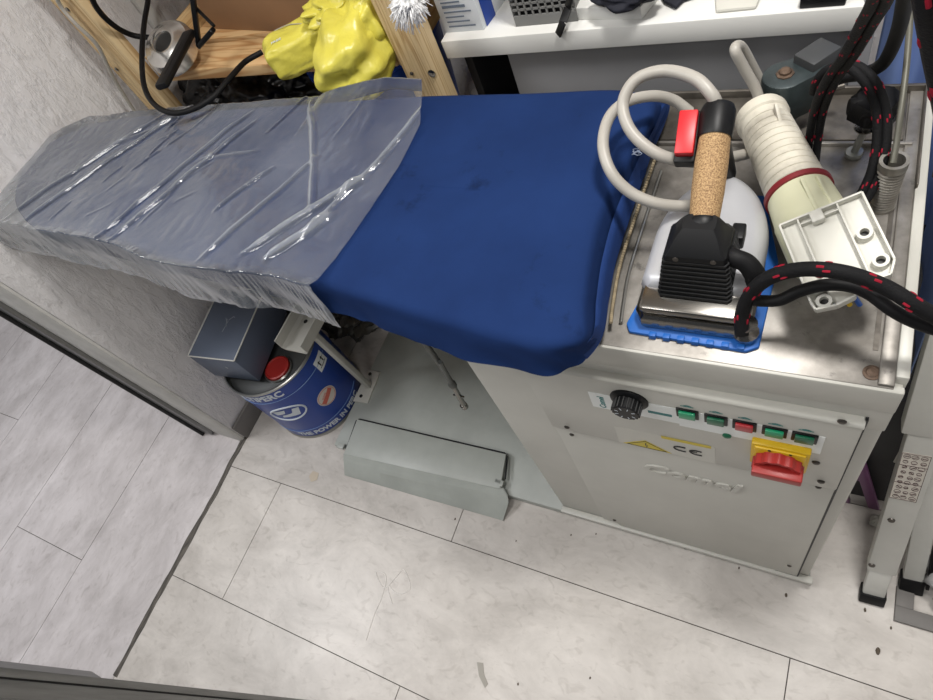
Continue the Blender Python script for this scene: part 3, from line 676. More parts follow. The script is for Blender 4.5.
# ================================================================== PLASTIC WRAP over the left of the board
def yf(x):     # near fold of the board
    best = None
    for i in range(n):
        if i >= 60 and i <= 165:
            d = abs(Fc[i].x - x)
            if best is None or d < best[0]: best = (d, Fc[i].y)
    return best[1]
def yb(x):
    best = None
    for i in range(n):
        if i >= 185:
            d = abs(Fc[i].x - x)
            if best is None or d < best[0]: best = (d, Fc[i].y)
    return best[1]
tabF = [(-1.535 + k * .01, yf(-1.535 + k * .01)) for k in range(110)]
def ridge(a, w): return max(0, 1 - abs(a) / w)
NU, NV = 440, 200
bm = nb(); grid = []
hemz = [(-1.53, .905), (-1.4, .90), (-1.15, .893), (-1.0, .895), (-.8, .900), (-.7, .906), (-.6, .897), (-.5, .90)]
def interp(tb, x):
    if x <= tb[0][0]: return tb[0][1]
    for (a, b), (c, d) in zip(tb[:-1], tb[1:]):
        if x <= c: return b + (d - b) * (x - a) / (c - a)
    return tb[-1][1]
rxb = [(0, -.583), (.18, -.587), (.3, -.572), (.5, -.556), (.62, -.550), (.78, -.548), (.9, -.570), (1, -.592)]
folds = []; rw = random.Random(4)
for (x1, y1_, x2, y2_, w, amp) in ((-1.42, .40, -1.20, .66, .005, .006), (-1.36, .385, -1.14, .68, .006, .006), (-1.10, .375, -.95, .66, .005, .006), (-1.06, .372, -.92, .64, .005, .006),
      (-.82, .36, -.72, .56, .006, .005), (-.74, .38, -.60, .52, .006, .009), (-.69, .37, -.62, .45, .008, .009), (-.80, .69, -.665, .47, .005, .006), (-.64, .42, -.555, .66, .006, .006), (-.86, .45, -.80, .54, .004, .005), (-1.25, .60, -1.10, .69, .005, .003), (-.98, .56, -.86, .58, .004, .003)):
    folds.append((Vector((x1, y1_)), Vector((x2, y2_)), w, amp))
for k in range(16):
    x_ = rw.uniform(-1.35, -.65); y_ = rw.uniform(.38, .66); l_ = rw.uniform(.03, .10); a_ = rw.uniform(.5, 1.4)
    folds.append((Vector((x_, y_)), Vector((x_ + l_ * math.cos(a_), y_ + l_ * math.sin(a_))), .003, rw.uniform(.001, .0025)))
def foldh(x, y):
    h = 0; q = Vector((x + .006 * noise.noise(Vector((x * 14, y * 14, 1))), y + .006 * noise.noise(Vector((x * 14, y * 14, 6)))))
    for A_, B_, w, amp in folds:
        d = B_ - A_; L2 = d.length_squared; t = (q - A_).dot(d) / L2
        if -.1 < t < 1.1:
            dist = abs((q - A_).cross(d)) / math.sqrt(L2) if False else abs((q.x - A_.x) * d.y - (q.y - A_.y) * d.x) / math.sqrt(L2)
            if dist < w * 1.5: h += amp * 1.15 * (1 - dist / (w * 1.5)) ** 1.3 * min(1, max(0, min(t + .1, 1.1 - t) / .2))
    return h
ZP = .9875; CR = []
for i in range(NU + 1):
    u = i / NU; col = []
    for j in range(NV + 1):
        v = j / NV
        xr = interp(rxb, v); x = -1.538 + u * (xr + 1.538)
        y0 = yf(max(-1.36, x)) if x > -1.36 else yf(-1.36) + .0; y1 = yb(max(-1.38, x)); y1 -= .06 * max(0, -1.44 - x) / .1
        if v < .2:    # hanging front skirt
            t = v / .2; zb = interp(hemz, x); p = Vector((x, y0 - .013 - .007 * (1 - t), zb + (ZP - zb) * t))
            p.y += (.0045 * noise.noise(Vector((x * 16 + t * 2, t * 1.2, 0))) + .0015 * noise.noise(Vector((x * 60, t * 2, 3)))) * (1.1 - t)
            p.z += .004 * noise.noise(Vector((x * 30, 7, 0))) * t
        elif v > .94:
            t = (v - .94) / .06; p = Vector((x, y1 + .004 + .004 * t, ZP - .035 * t))
        else:
            t = (v - .2) / .74; p = Vector((x, y0 - .013 + (y1 + .017 - y0) * t, ZP))
            h = foldh(x, p.y) + .0016 * noise.noise(Vector((x * 13, p.y * 13, 5))) + .0010 * abs(noise.noise(Vector((x * 38, p.y * 38, 5))))
            h += .006 * max(0, 1 - t / .035) * (.45 + .8 * noise.noise(Vector((x * 30, 7, 0))))
            p.z += h
        s_ = max(0, 1 - abs(x + .645) / .15); k_ = max(0, (v - .62) / .38) ** 1.6      # loose flap lifting at the far right corner
        p.z += s_ ** .6 * k_ * .034; p.y -= s_ * k_ * .0
        p.z -= max(0, -1.50 - x) * .10
        vv_ = bm.verts.new(p); col.append(vv_)
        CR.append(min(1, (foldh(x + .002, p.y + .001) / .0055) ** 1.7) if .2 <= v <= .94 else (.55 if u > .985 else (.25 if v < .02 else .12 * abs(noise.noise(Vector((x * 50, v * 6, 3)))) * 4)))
    grid.append(col)
for i in range(NU):
    for j in range(NV): bm.faces.new((grid[i][j], grid[i + 1][j], grid[i + 1][j + 1], grid[i][j + 1]))
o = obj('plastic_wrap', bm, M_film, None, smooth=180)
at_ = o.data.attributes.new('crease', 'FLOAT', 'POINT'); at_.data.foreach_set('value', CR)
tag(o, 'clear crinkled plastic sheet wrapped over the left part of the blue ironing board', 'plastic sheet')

# ================================================================== THINGS ON THE STEEL TOP
# blue silicone rest
pc = [P(636, 296, z=.903), P(632, 312, z=.903), P(640, 318, z=.903), P(742, 347, z=.903), P(754, 345, z=.903), P(778, 285, z=.903)]
bm = nb(); prism(bm, [(-.180, .389, .9), (-.174, .378, .9), (-.044, .374, .9), (-.032, .382, .9), (-.030, .50, .9), (-.06, .60, .9), (-.15, .60, .9), (-.166, .46, .9)], (0, 0, .006), bev=.002)
for k in range(7): box(bm, -.15 + k * .016, -.142 + k * .016, .3745, .381, .9, .9085, .001)
o = obj('iron_rest', bm, M_bluesil, None); tag(o, 'blue silicone mat under the electric iron', 'iron rest')
IX, IY = -.105, .385
ir = thing('steam_iron', 'silver professional steam iron with cork handle and red switch on a blue mat', 'iron', (IX, IY + .12, .9085))
def hw(t, W=.0635):      # half width along the iron, 0 rear .. 1 tip
    if t < .06: return W * (.86 + .14 * (t / .06) ** .5)
    if t < .38: return W
    s = (t - .38) / .62; return W * max(0, (1 - s ** 2.1)) ** .62
def outline(W, L, y0, z, n=26):
    r = []
    ts = [1 - math.cos(PI / 2 * i / n) for i in range(n + 1)]; ts = [math.sin(PI / 2 * i / n) for i in range(n + 1)]
    for t in ts: r.append(Vector((IX + hw(t, W), IY + y0 + L * t, z)))
    for t in ts[::-1][1:]: r.append(Vector((IX - hw(t, W), IY + y0 + L * t, z)))
    return r
def stack(bm, rings, top=True, bot=True):
    R_ = [[bm.verts.new(p) for p in r] for r in rings]
    for a, b in zip(R_[:-1], R_[1:]):
        for k in range(len(a)): bm.faces.new((a[k], a[(k + 1) % len(a)], b[(k + 1) % len(a)], b[k]))
    if top: bm.faces.new(R_[-1])
    if bot: bm.faces.new(R_[0][::-1])
bm = nb(); stack(bm, [outline(.061, .211, .001, .9085), outline(.0635, .214, 0, .912), outline(.0635, .214, 0, .925), outline(.060, .208, .003, .9295)])
obj('soleplate', bm, M_chrome, ir)
bm = nb(); stack(bm, [outline(.0625, .178, .033, .9296), outline(.0635, .180, .032, .934), outline(.061, .175, .034, .945), outline(.055, .165, .037, .9525), outline(.047, .152, .042, .956), outline(.03, .11, .05, .958)])
obj('shell', bm, M_shell, ir)
bm = nb(); box(bm, IX - .058, IX + .058, IY + .004, IY + .06, .9296, .943, .006); obj('rear_heel', bm, M_chrome, ir)
# ribbed housing
bm = nb()
def sect(y0, y1, w, z): return [Vector((IX + x * w, y, z)) for x, y in ((-.92, y0), (.92, y0), (1, y0 + .004), (1, y1 - .006), (.8, y1), (-.8, y1), (-1, y1 - .006), (-1, y0 + .004))]
rings = []; nr = 9
for k in range(nr):
    z = .944 + .050 * k / nr; s = k / nr; y = IY + .022 + .014 * s; w = .0395 - .006 * s
    rings += [sect(y, IY + .09, w, z), sect(y, IY + .09, w, z + .0040), sect(y + .0042, IY + .09, w - .0028, z + .0042), sect(y + .0042, IY + .09, w - .0028, z + .0060)]
stack(bm, rings)
stack(bm, [sect(IY + .035, IY + .090, .0325, .992), sect(IY + .036, IY + .086, .0315, 1.000), sect(IY + .039, IY + .083, .0285, 1.004), sect(IY + .050, IY + .080, .0225, 1.015), sect(IY + .058, IY + .078, .0165, 1.021)])
hs = obj('housing', bm, M_black, ir, smooth=25)
for s in (-1, 1): bm = nb(); lathe(bm, [(0, 0), (.0032, 0), (.0032, .001), (0, .001)], (IX + s * .019, IY + .036, .9965), (0, -1, 0), 10); obj('housing_screw', bm, M_screw, hs)
ha, hb = Vector((IX + .002, IY + .072, 1.006)), P(716, 128, z=1.05)
hd = (hb - ha).normalized()
bm = nb(); lathe(bm, [(.0165, 0), (.0175, .006), (.0155, .010), (0, .010)], ha, hd, 28); obj('handle_collar', bm, M_black, ir)
L = (hb - ha).length
bm = nb(); lathe(bm, [(0, .01), (.0152, .01), (.0168, L * .35), (.0172, L * .65), (.0158, L - .004), (0, L - .004)], ha, hd, 32); obj('cork_handle', bm, M_cork, ir)
bm = nb(); lathe(bm, [(.0172, -.012), (.0180, -.008), (.0182, .018), (.0160, .024), (0, .025)], hb, hd, 28)
tube(bm, [hb + hd * .01, hb + hd * .014 - Vector((0, 0, .03)), Vector((IX, IY + .205, .95))], .013, 12, 6)
cap = obj('front_cap', bm, M_black, ir)
sw = P(687, 133, z=1.05)
bm = nb(); M = frame(sw, hd); box(bm, -.032, .027, -.0115, .0115, -.019, -.002, .003, M); box(bm, -.01, .02, -.03, -.008, -.018, -.006, .002, M); swb = obj('switch_block', bm, M_black, ir)
bm = nb(); box(bm, -.026, .023, -.0098, .0098, -.003, .008, .0018, M); obj('red_lever', bm, M_red, swb)
# strain relief, black steam hose, brass tag
bm = nb(); tube(bm, [(IX + .03, IY + .06, .985), P(733, 257, z=.99), P(746, 263, z=.985), P(754, 273, z=.975), P(757, 281, z=.965)], .0105, 14, 8, rad=lambda t: .0088 + .0025 * t)
obj('strain_relief', bm, M_blackg, ir)
bm = nb(); box(bm, IX + .026, IX + .040, IY + .088, IY + .11, .956, .975, .002); obj('valve_block', bm, M_black, ir)
bm = nb(); q = P(730, 236, z=.965); box(bm, q.x - .004, q.x + .004, q.y - .003, q.y + .003, .957, .963, .001); obj('brass_tag', bm, M_yellowp, ir)
q = P(745, 333, z=.92)
bm = nb(); lathe(bm, [(0, 0), (.013, 0), (.014, .006), (.010, .012), (.010, .02), (.012, .022), (0, .022)], (q.x, q.y + .004, .911), seg=14); tube(bm, [(q.x - .03, q.y + .012, .918), (q.x, q.y + .004, .918)], .007, 10, 0)
obj('hose_union', bm, M_chrome, ir)
# grey power cable: two loops
bm = nb(); tube(bm, [hb + hd * .02, P(712, 95, z=1.075), P(694, 78, z=1.085), P(664, 71, z=1.085), P(636, 80, z=1.08), P(623, 103, z=1.065), P(629, 128, z=1.05), P(648, 148, z=1.035), P(672, 159, z=1.02), P(705, 162, z=.995), P(733, 157, z=.955), P(750, 153, z=.93)], .0068, 14, 10)
obj('power_cable', bm, M_cable, ir)
bm = nb(); tube(bm, [P(700, 204, z=.965), P(680, 206, z=.972), P(655, 203, z=.985), P(630, 192, z=1.0), P(611, 172, z=1.02), P(603, 145, z=1.035), P(609, 118, z=1.04), P(626, 102, z=1.035), P(652, 96, z=1.02), P(673, 100, z=1.0), P(690, 112, z=.98)], .0068, 14, 10)
obj('power_cable', bm, M_cable, ir)

# big white connector
ca, cb = P(758, 110, z=.957), P(825, 250, z=.948); cdv = (cb - ca).normalized(); CL = (cb - ca).length
pg = thing('power_connector', 'large dirty white industrial plug with ribbed body, dark red ring and mounting bracket', 'plug', ((ca.x + cb.x) / 2, (ca.y + cb.y) / 2, .9085))
bm = nb(); prof = [(0, 0), (.017, 0), (.019, .004), (.029, .007), (.031, .012), (.031, .022), (.0285, .024)]
h = .026; r = .029
while h < CL * .60: prof += [(r, h), (r, h + .0085), (r - .0012, h + .0092), (r - .0012, h + .0102)]; h += .0105; r += .00035
prof += [(r, h), (r, CL * .63), (0, CL * .63)]
lathe(bm, prof, ca, cdv, 40)
bd_ = obj('plug_body', bm, M_cream, pg, smooth=30)
side = cdv.cross(Vector((0, 0, 1))).normalized(); up = side.cross(cdv).normalized()
bm = nb(); M = frame(ca + cdv * .05 + up * .031 - side * .004, cdv, up); prism(bm, [(-.012, 0, -.006), (.016, 0, -.006), (-.009, 0, .009), (-.012, 0, .009)], (0, .004, 0), M, bev=.0008); obj('latch_hook', bm, M_cream, bd_)
bm = nb(); lathe(bm, [(r - .002, CL * .625), (r + .0035, CL * .627), (r + .0035, CL * .655), (r - .002, CL * .66)], ca, cdv, 40); obj('red_ring', bm, M_maroon, pg)
bm = nb(); lathe(bm, [(0, CL * .655), (r + .001, CL * .655), (r + .0035, CL * .80), (r + .0045, CL * .81), (r + .0045, CL + .012), (r, CL + .02), (0, CL + .02)], ca, cdv, 40)
for k in (-.35, .1): 
    v = (up * math.cos(k) + side * math.sin(k)); bar(bm, ca + cdv * CL * .68 + v * (r + .003), ca + cdv * CL * .99 + v * (r + .0045), .004, .003, up=v)
obj('socket_sleeve', bm, M_palegreen, pg)
# mounting bracket: shallow tray with ribs, eyelets and clipped corners
A, B, D = P(780, 227, z=.985), P(862, 194, z=1.004), P(811, 303, z=.970)
ex = (B - A); ey = (D - A); W_, H_ = ex.length, ey.length
M = frame(A, ex, Vector((0, 0, 1)))
sgn = -1 if (M.inverted() @ D).y < 0 else 1
def bp_(x, y): return (x * W_, sgn * y * H_)
ol = [bp_(0, 0), bp_(1, 0), bp_(1.0, .86), bp_(.9, 1.0), bp_(.50, 1.0), bp_(.47, 1.1), bp_(.25, 1.13), bp_(.02, 1.1), bp_(0, 1.0)]
zz_ = ex.cross(ey).normalized(); zz_ = zz_ if zz_.z > 0 else -zz_
Mz = Matrix((ex.normalized(), ey.normalized() * sgn, zz_)).transposed().to_4x4(); Mz.translation = A
loc = lambda x, y, z: Vector((bp_(x, y)[0], bp_(x, y)[1], z))
bm = nb(); prism(bm, [(x, y, -.003) for x, y in ol], (0, 0, -.003), Mz)
for i in range(len(ol)):
    a_, b_ = ol[i], ol[(i + 1) % len(ol)]; prism(bm, [], (0, 0, 0)) if False else None
    bar_ = nb(); bar(bar_, (a_[0], a_[1], 0), (b_[0], b_[1], 0), .0022, .010, bev=.0004); bar_.transform(Mz); merge(bm, bar_)
for x in (.22, .70):
    t = nb(); bar(t, (x * W_, 0, .0), (x * W_, sgn * H_ * .98, .0), .0018, .008, bev=.0003); t.transform(Mz); merge(bm, t)
t = nb(); bar(t, (.22 * W_, sgn * .08 * H_, 0), (.70 * W_, sgn * .08 * H_, 0), .0015, .006, bev=.0003); t.transform(Mz); merge(bm, t)
for k in range(7):
    xx = .30 + k * .05; 
t = nb(); box(t, .36 * W_, .52 * W_, min(0, sgn * .14 * H_), max(0, sgn * .14 * H_), -.003, .0065, .002); t.transform(Mz); merge(bm, t)
br = obj('mounting_bracket', bm, M_whitep, pg, smooth=30)
for (x, y) in ((.84, .46), (.87, .82), (.12, .86), (.14, 1.04)):
    t = nb(); c_ = loc(x, y, 0); lathe(t, [(.0042, -.003), (.0078, -.003), (.0072, .0045), (.0042, .0045), (.0042, -.003)], (c_.x, c_.y, 0), seg=20, sx=1.0); t.transform(Mz); obj('eyelet', t, M_whitep, br)
    t = nb(); lathe(t, [(0, -.0026), (.0041, -.0026), (.0041, -.0024), (0, -.0024)], (c_.x, c_.y, 0), seg=16); t.transform(Mz); obj('hole', t, M_inkb, br)
for du, mm, nn in ((0, M_yellowp, 'yellow_wire'), (10, mat('wire_blue', (40, 90, 170), .4), 'blue_wire')):
    bm = nb(); tube(bm, [P(838 + du, 290, z=.955), P(845 + du, 298, z=.945), P(850 + du, 305, z=.935)], .0026, 8, 4); obj(nn, bm, mm, pg)
bm = nb(); tube(bm, [ca + cdv * .01, P(757, 92, z=.985), P(744, 68, z=1.02), P(735, 50, z=1.045), P(741, 47, z=1.035), P(752, 66, z=1.0), P(763, 88, z=.965), P(772, 110, z=.95)], .0062, 14, 8)
obj('cable', bm, M_cable, pg)

# braided hoses
o = braided('braided_hose', [[P(742, 334, z=.925), P(742, 316, z=.945), P(748, 298, z=.97), P(762, 282, z=.995), P(785, 272, z=1.01), P(815, 269, z=1.02), P(850, 274, z=1.02), P(885, 287, z=1.01), P(912, 303, z=1.0), P(945, 322, z=.98), P(1000, 352, z=.95)]], .0075, None, .038, .4)
tag(o, 'black braided hose with red flecks arching from the back of the iron', 'hose')
o = obj('rubber_cable', tube(nb(), [P(752, 300, z=.968), P(764, 301, z=.965), P(780, 300, z=.97), P(800, 291, z=.98), P(825, 285, z=.99), P(850, 286, z=.99), P(870, 294, z=.985), P(892, 310, z=.98), P(915, 322, z=.97), P(945, 332, z=.96), P(1000, 345, z=.94)], .0062, 12, 8), M_blackg)
tag(o, 'plain black cable running just below the red-flecked hose across the steel top', 'cable')
def sh(pts, dx, dy=0, dz=0): return [p + Vector((dx, dy, dz)) for p in pts]
base_ = [P(889, -40, z=1.30), P(880, 0, z=1.22), P(868, 22, z=1.17), P(857, 42, z=1.13), P(846, 60, z=1.095), P(834, 76, z=1.065), P(824, 95, z=1.03), P(817, 118, z=.99), P(813, 145, z=.95), P(810, 175, z=.92)]
o = braided('braided_cable', [sh(base_, -.0045), sh(base_, .0045, .001)], .0046, None, .04, .4)
tag(o, 'pair of black cables with red flecks hanging diagonally in front of the green pivot', 'cable')
b2_ = [P(818, 92, z=1.0), P(822, 80, z=1.02), P(833, 69, z=1.035), P(850, 66, z=1.04), P(865, 76, z=1.035), P(876, 93, z=1.02), P(882, 115, z=1.0), P(882, 140, z=.98), P(878, 165, z=.96), P(872, 182, z=.945), P(862, 200, z=.93), P(850, 215, z=.92)]
o = braided('braided_cable', [sh(b2_, -.0045), sh(b2_, .004, .001), ], .0050, None, .035, .4)
tag(o, 'black red-flecked cable bending in an arch beside the bolt and washer', 'cable')
o = obj('black_cable', tube(nb(), [P(912, -40, z=1.25), P(905, 0, z=1.16), P(899, 28, z=1.1), P(890, 52, z=1.06), P(880, 66, z=1.03), P(862, 74, z=1.01), P(845, 77, z=1.0), P(830, 82, z=.99)], .0068, 12, 8), M_blackg)
tag(o, 'plain black cable hanging in front of the blue cloth', 'cable')
fg = [P(926, -60, z=1.34), P(931, 0, z=1.31), P(938, 50, z=1.27), P(947, 100, z=1.23), P(957, 160, z=1.18), P(972, 230, z=1.12)]
o = braided('braided_cable', [fg, sh(fg, .0155, 0, 0)], .0080, None, .042, .45)
tag(o, 'thick black red-flecked cable hanging nearest the camera at the right edge', 'cable')
q = P(892, 327, z=.9); bm = nb(); lathe(bm, [(0, 0), (.0065, 0), (.0072, .001), (.0055, .0022), (.0025, .002), (0, .001)], (q.x, q.y, .9006), seg=9)
o = obj('plastic_button', bm, M_whitep); tag(o, 'tiny white plastic button lying near the right edge of the steel top', 'button')  # loose white plastic cap with a cupped top

# ================================================================== UNDER THE BOARD
dc = Vector((-1.333, .503, 0)); dr_ = .149; dh = .30
dm = thing('solvent_drum', 'blue round metal drum with red cap and white lettering, beside the left wall', 'drum', dc)
bm = nb(); prof = [(0, .004), (dr_ - .004, .004), (dr_, .008), (dr_, dh - .008), (dr_ - .002, dh - .006), (dr_ - .002, dh - .03), (0, dh - .03)]
lathe(bm, [(0, .004), (dr_ - .002, .004), (dr_, .012), (dr_, dh - .008)], dc, seg=72); obj('drum_body', bm, M_drum, dm)
bm = nb(); lathe(bm, [(dr_, dh - .010), (dr_ + .003, dh - .006), (dr_ + .003, dh - .001), (dr_, dh + .001), (dr_ - .003, dh), (dr_ - .004, dh - .02)], dc, seg=72); obj('rim', bm, M_silver, dm)
bm = nb(); lathe(bm, [(dr_ - .003, .001), (dr_ + .003, .002), (dr_ + .003, .008), (dr_, .012)], dc, seg=72); obj('rim', bm, M_silver, dm)
bm = nb(); lathe(bm, [(dr_ - .004, dh - .02), (dr_ - .02, dh - .022), (dr_ - .03, dh - .018), (0, dh - .018)], dc, seg=48); lid = obj('drum_lid', bm, mat('dark_lid', (78, 80, 80), .4, .5), dm)
q = P(276, 367, z=dh - .002)
bm = nb(); lathe(bm, [(.038, 0), (.038, .013), (.034, .015), (.032, .012), (0, .011)], (q.x, q.y, dh - .018), seg=32); obj('red_cap', bm, M_redk, lid)
bm = nb(); lathe(bm, [(.038, 0), (.043, .001), (.044, .006), (.041, .009), (.039, .005)], (q.x, q.y, dh - .018), seg=32); obj('cap_collar', bm, M_silver, lid)
def ondrum(bmt, ang, z, r=dr_ + .0006):
    """bend flat artwork (x right, y up, metres) round the drum, centred at angle ang"""
    lo_, hi_ = min(v.co.x for v in bmt.verts), max(v.co.x for v in bmt.verts); k_ = math.ceil(lo_ / .006)
    while k_ * .006 < hi_:
        bmesh.ops.bisect_plane(bmt, geom=bmt.verts[:] + bmt.edges[:] + bmt.faces[:], plane_co=(k_ * .006, 0, 0), plane_no=(1, 0, 0)); k_ += 1
    for v in bmt.verts:
        a = ang + v.co.x / r; rr_ = r + v.co.z
        v.co = Vector((dc.x + rr_ * math.cos(a), dc.y + rr_ * math.sin(a), z + v.co.y))
    return bmt
def ang(u, v):
    best = None
    for k in range(720):
        a = -PI + k * PI / 360
        for zz in range(0, 30):
            z = zz * .01; p = Vector((dc.x + dr_ * math.cos(a), dc.y + dr_ * math.sin(a), z)); c_ = R @ (p - CAM); x = 466.5 + FPX * c_.x / c_.z; y = 350 + FPX * c_.y / c_.z
            if (p - CAM).dot(Vector((math.cos(a), math.sin(a), 0))) > 0: continue
            d = (x - u) ** 2 + (y - v) ** 2
            if best is None or d < best[0]: best = (d, a, z)
    return best[1], best[2]
I4 = Matrix.Identity(4)
def subdiv(b, cuts=2):
    return b
a1, z1_ = ang(279, 390); b = nb(); text(b, 'MULTIPERC', I4, .036, .0003, align='RIGHT', bold=.0012); b = ondrum(b, a1, dh - .030); obj('upper_lettering', b, M_ink, dm)
a2, z2_ = ang(288, 413); b = nb()
ringp = [(.056 * math.cos(t), .036 * math.sin(t), .0004) for t in [2 * PI * k / 48 for k in range(49)]]
tube(b, ringp, .0030, 6, 0); prism(b, [(-.044, .020, 0), (.0, .022, 0), (-.008, .004, 0), (-.036, .000, 0)], (0, 0, .0005)); prism(b, [(-.026, -.016, 0), (.030, -.020, 0), (.042, .014, 0), (.022, .018, 0), (.012, -.002, 0), (-.022, -.006, 0)], (0, 0, .0005))
b = ondrum(b, a2, z2_); obj('round_emblem', b, M_ink, dm)
a3, z3_ = ang(318, 427); b = nb(); text(b, 'THE POWER IN PERC', I4, .026, .0003, bold=.0010); b = ondrum(b, a3 + .30, .030); obj('lower_lettering', b, M_ink, dm)
a4, z4_ = ang(327, 396); b = nb(); lathe(b, [(0, 0), (.034, 0), (.034, .0004), (0, .0004)], seg=40); b = ondrum(b, a4, z4_); s1 = obj('round_sticker', b, mat('paper_sticker', (206, 200, 190), .5), dm)
b = nb(); box(b, -.027, .027, -.008, .008, .0008, .0012, 0, Matrix.Rotation(.55, 4, 'Z')); tube(b, [((.030) * math.cos(t), .030 * math.sin(t), .0009) for t in [2 * PI * k / 40 for k in range(41)]], .0006, 5, 0)
for k in range(4): box(b, -.012, .012, .010 + k * .003 - .02 * (k > 1), .0112 + k * .003 - .02 * (k > 1), .0006, .0009, 0, Matrix.Rotation(.55, 4, 'Z'))
b = ondrum(b, a4, z4_); obj('red_print', b, mat('faded_red', (196, 100, 84), .5), s1)
a5, z5_ = ang(320, 361); b = nb(); box(b, -.024, .024, -.024, .024, 0, .0004); b = ondrum(b, a5, z5_ - .0); s2 = obj('arrow_sticker', b, M_sticker, dm)
b = nb()
for s in (-1, 1): box(b, s * .009 - .002, s * .009 + .002, -.009, .006, .0006, .001); tri_ = [(s * .009 - .006, .005, .0006), (s * .009 + .006, .005, .0006), (s * .009, .012, .0006)]; prism(b, tri_, (0, 0, .0004))
box(b, -.016, .016, -.014, -.012, .0006, .001); b = ondrum(b, a5, z5_); obj('up_arrows', b, M_inkb, s2)
for zz, al in ((dh - .055, 1), (.052, .7)): b = nb(); tube(b, [(dc.x + (dr_ + .0005) * math.cos(t), dc.y + (dr_ + .0005) * math.sin(t), zz) for t in [-PI * .98 + PI * 1.1 * k / 60 for k in range(61)]], .0011, 5, 0); obj('pale_band', b, mat('pale_blue_ink', (110, 140, 190), .5), dm)
# gift box on the drum, its left side leaning past the wall side
bt_ = .418
ba, bb, bc, bd2 = P(188, 356, z=bt_), P(214, 301, z=bt_), P(259, 307, z=bt_), P(234, 361, z=bt_)
ex_ = (bd2 - ba); ey_ = (bb - ba) * 1.25; hz = bt_ - (dh + .003)
gb = thing('card_box', 'slate blue lidded card box with pale edges sitting on the blue drum', 'box', (ba.x + .08, ba.y + .08, dh))
bm = nb(); prism(bm, [ba, ba + ex_, ba + ex_ + ey_, ba + ey_], (0, 0, -hz), bev=.001); obj('box_body', bm, M_slate, gb)
bm = nb()
for (p, q_) in ((ba, ba + ex_), (ba + ex_, ba + ex_ + ey_), (ba + ex_ + ey_, ba + ey_), (ba + ey_, ba)): bar(bm, p, q_, .0035, .0035, bev=.001)
obj('pale_edging', bm, M_pipe, gb)
bm = nb(); M = frame(ba + ex_ * .5 + ey_ * .5 + Vector((0, 0, .0006)), ey_ * 1.0, Vector((0, 0, 1)))
for a_, b_, r_ in (((-.03, .0), (.006, -.004), .0016), ((-.012, -.004), (.012, .004), .0022), ((.004, .002), (.016, .01), .0014), ((.008, -.004), (.02, -.016), .0016), ((.02, -.016), (.016, -.022), .0014)):
    bar(bm, (*a_, 0), (*b_, 0), r_ * 1.6, .0006, bev=0)
bm.transform(M); obj('silver_mark', bm, mat('silver_print', (150, 158, 168), .4), gb)
bm = nb(); fc = ba + ex_ * .62 + Vector((0, -.0008, -hz * .4)); lathe(bm, [(0, 0), (.005, 0), (.005, .0006), (0, .0006)], fc, (0, -1, 0), 14); obj('front_mark', bm, mat('silver_print', (150, 158, 168), .4), gb)
# dark clutter behind the leg
bm = nb(); blob(bm, P(358, 340, z=.06) + Vector((-.06, .12, .02)), [(.10, .0, .0), (0, .13, 0), (0, 0, .08)], .5, 5, 64, 36, 3, fold=.08, ff=14)
o = obj('crumpled_bag', bm, mat('smoky_film', (66, 64, 58), .35, bump=.5, bs=30, bd=.008)); tag(o, 'dusty dark crumpled bag on the floor behind the blue drum and support leg', 'bag')

# ================================================================== WOOD SHELF (left) 
YS = .82
def postx(u, v, y=YS): return P(u, v, y=y).x
ws_ = thing('pine_shelf', 'open pine storage shelf behind the ironing board, against the left wall', 'shelf', (-1.0, 1.1, 0))
xl0, xl1 = P(157, 119, y=YS).x, P(173, 112, y=YS).x + .004; xr0, xr1 = P(417, 100, y=YS).x, P(458, 103, y=YS).x
xr1 -= .015
for x0, x1 in ((xl0, xl1), (xr0, xr1)):
    for y0 in (YS, 1.36):
        bm = nb(); box(bm, x0, x1, y0, y0 + .032, 0, 1.75, .003)
        if y0 == YS:
            for k in range(5): box(bm, x0 + .008 + k * (x1 - x0 - .016) / 5, x0 + .010 + k * (x1 - x0 - .016) / 5, y0 - .0008, y0 + .001, 0, 1.75)
        pp_ = obj('upright', bm, M_woodz, ws_)
        if y0 == YS and x0 > -1:
            for (u, v, mm) in ((432, 73, M_chrome), (412, 73, M_screw)): q = P(u, v, y=y0); screw((q.x, y0 - .001, q.z), (0, -1, 0), .0075 if mm is M_chrome else .0035, pp_, mm)
        elif y0 == YS:
            for (u, v) in ((117, 69), (68, 9)): q = P(u, v, y=y0); screw((q.x, y0 - .001, q.z), (0, -1, 0), .005, pp_, M_chrome)
ztop = P(300, 69, y=YS + .02).z + .012
xa_, xb_ = xl1 - .02, xr1 + .04
for x0 in (xl1, xr0 - .031):
    bm = nb(); box(bm, x0 + .001, x0 + .030, YS + .033, 1.40, ztop - .03, ztop + .035, .003); obj('side_rail', bm, M_woody, ws_)
yy = YS + .03
wq = P(230, 41, z=ztop - .004).y - (YS + .03); 
for k in range(3):
    w__ = min(.20, max(.07, wq)); bm = nb(); box(bm, xl1 + .032, xr0 - .031, yy, yy + w__, ztop - .028, ztop - .004, .002); obj('shelf_board', bm, M_woodx, ws_); yy += w__ + .016
for zz in (.28, 1.62):
    for k in range(5): bm = nb(); y_ = YS + .03 + k * .111; box(bm, xl1 - .02, xr0 + .015, y_, y_ + .095, zz, zz + .024, .002); obj('shelf_board', bm, M_woodx, ws_)
bm = nb(); box(bm, XW, XW + .02, 1.02, 1.05, 0, 2.4, .004); o = struct('trim_5', bm, M_white, 'white vertical trunking on the left wall behind the pine shelf')
bm = nb(); tube(bm, [P(50, -20, y=.80), P(60, 5, y=.80), P(77, 25, y=.795), P(97, 45, y=.80), P(112, 75, y=.80), P(127, 100, y=.80), P(141, 120, y=.80), P(165, 150, y=.80)], .0042, 10, 8)
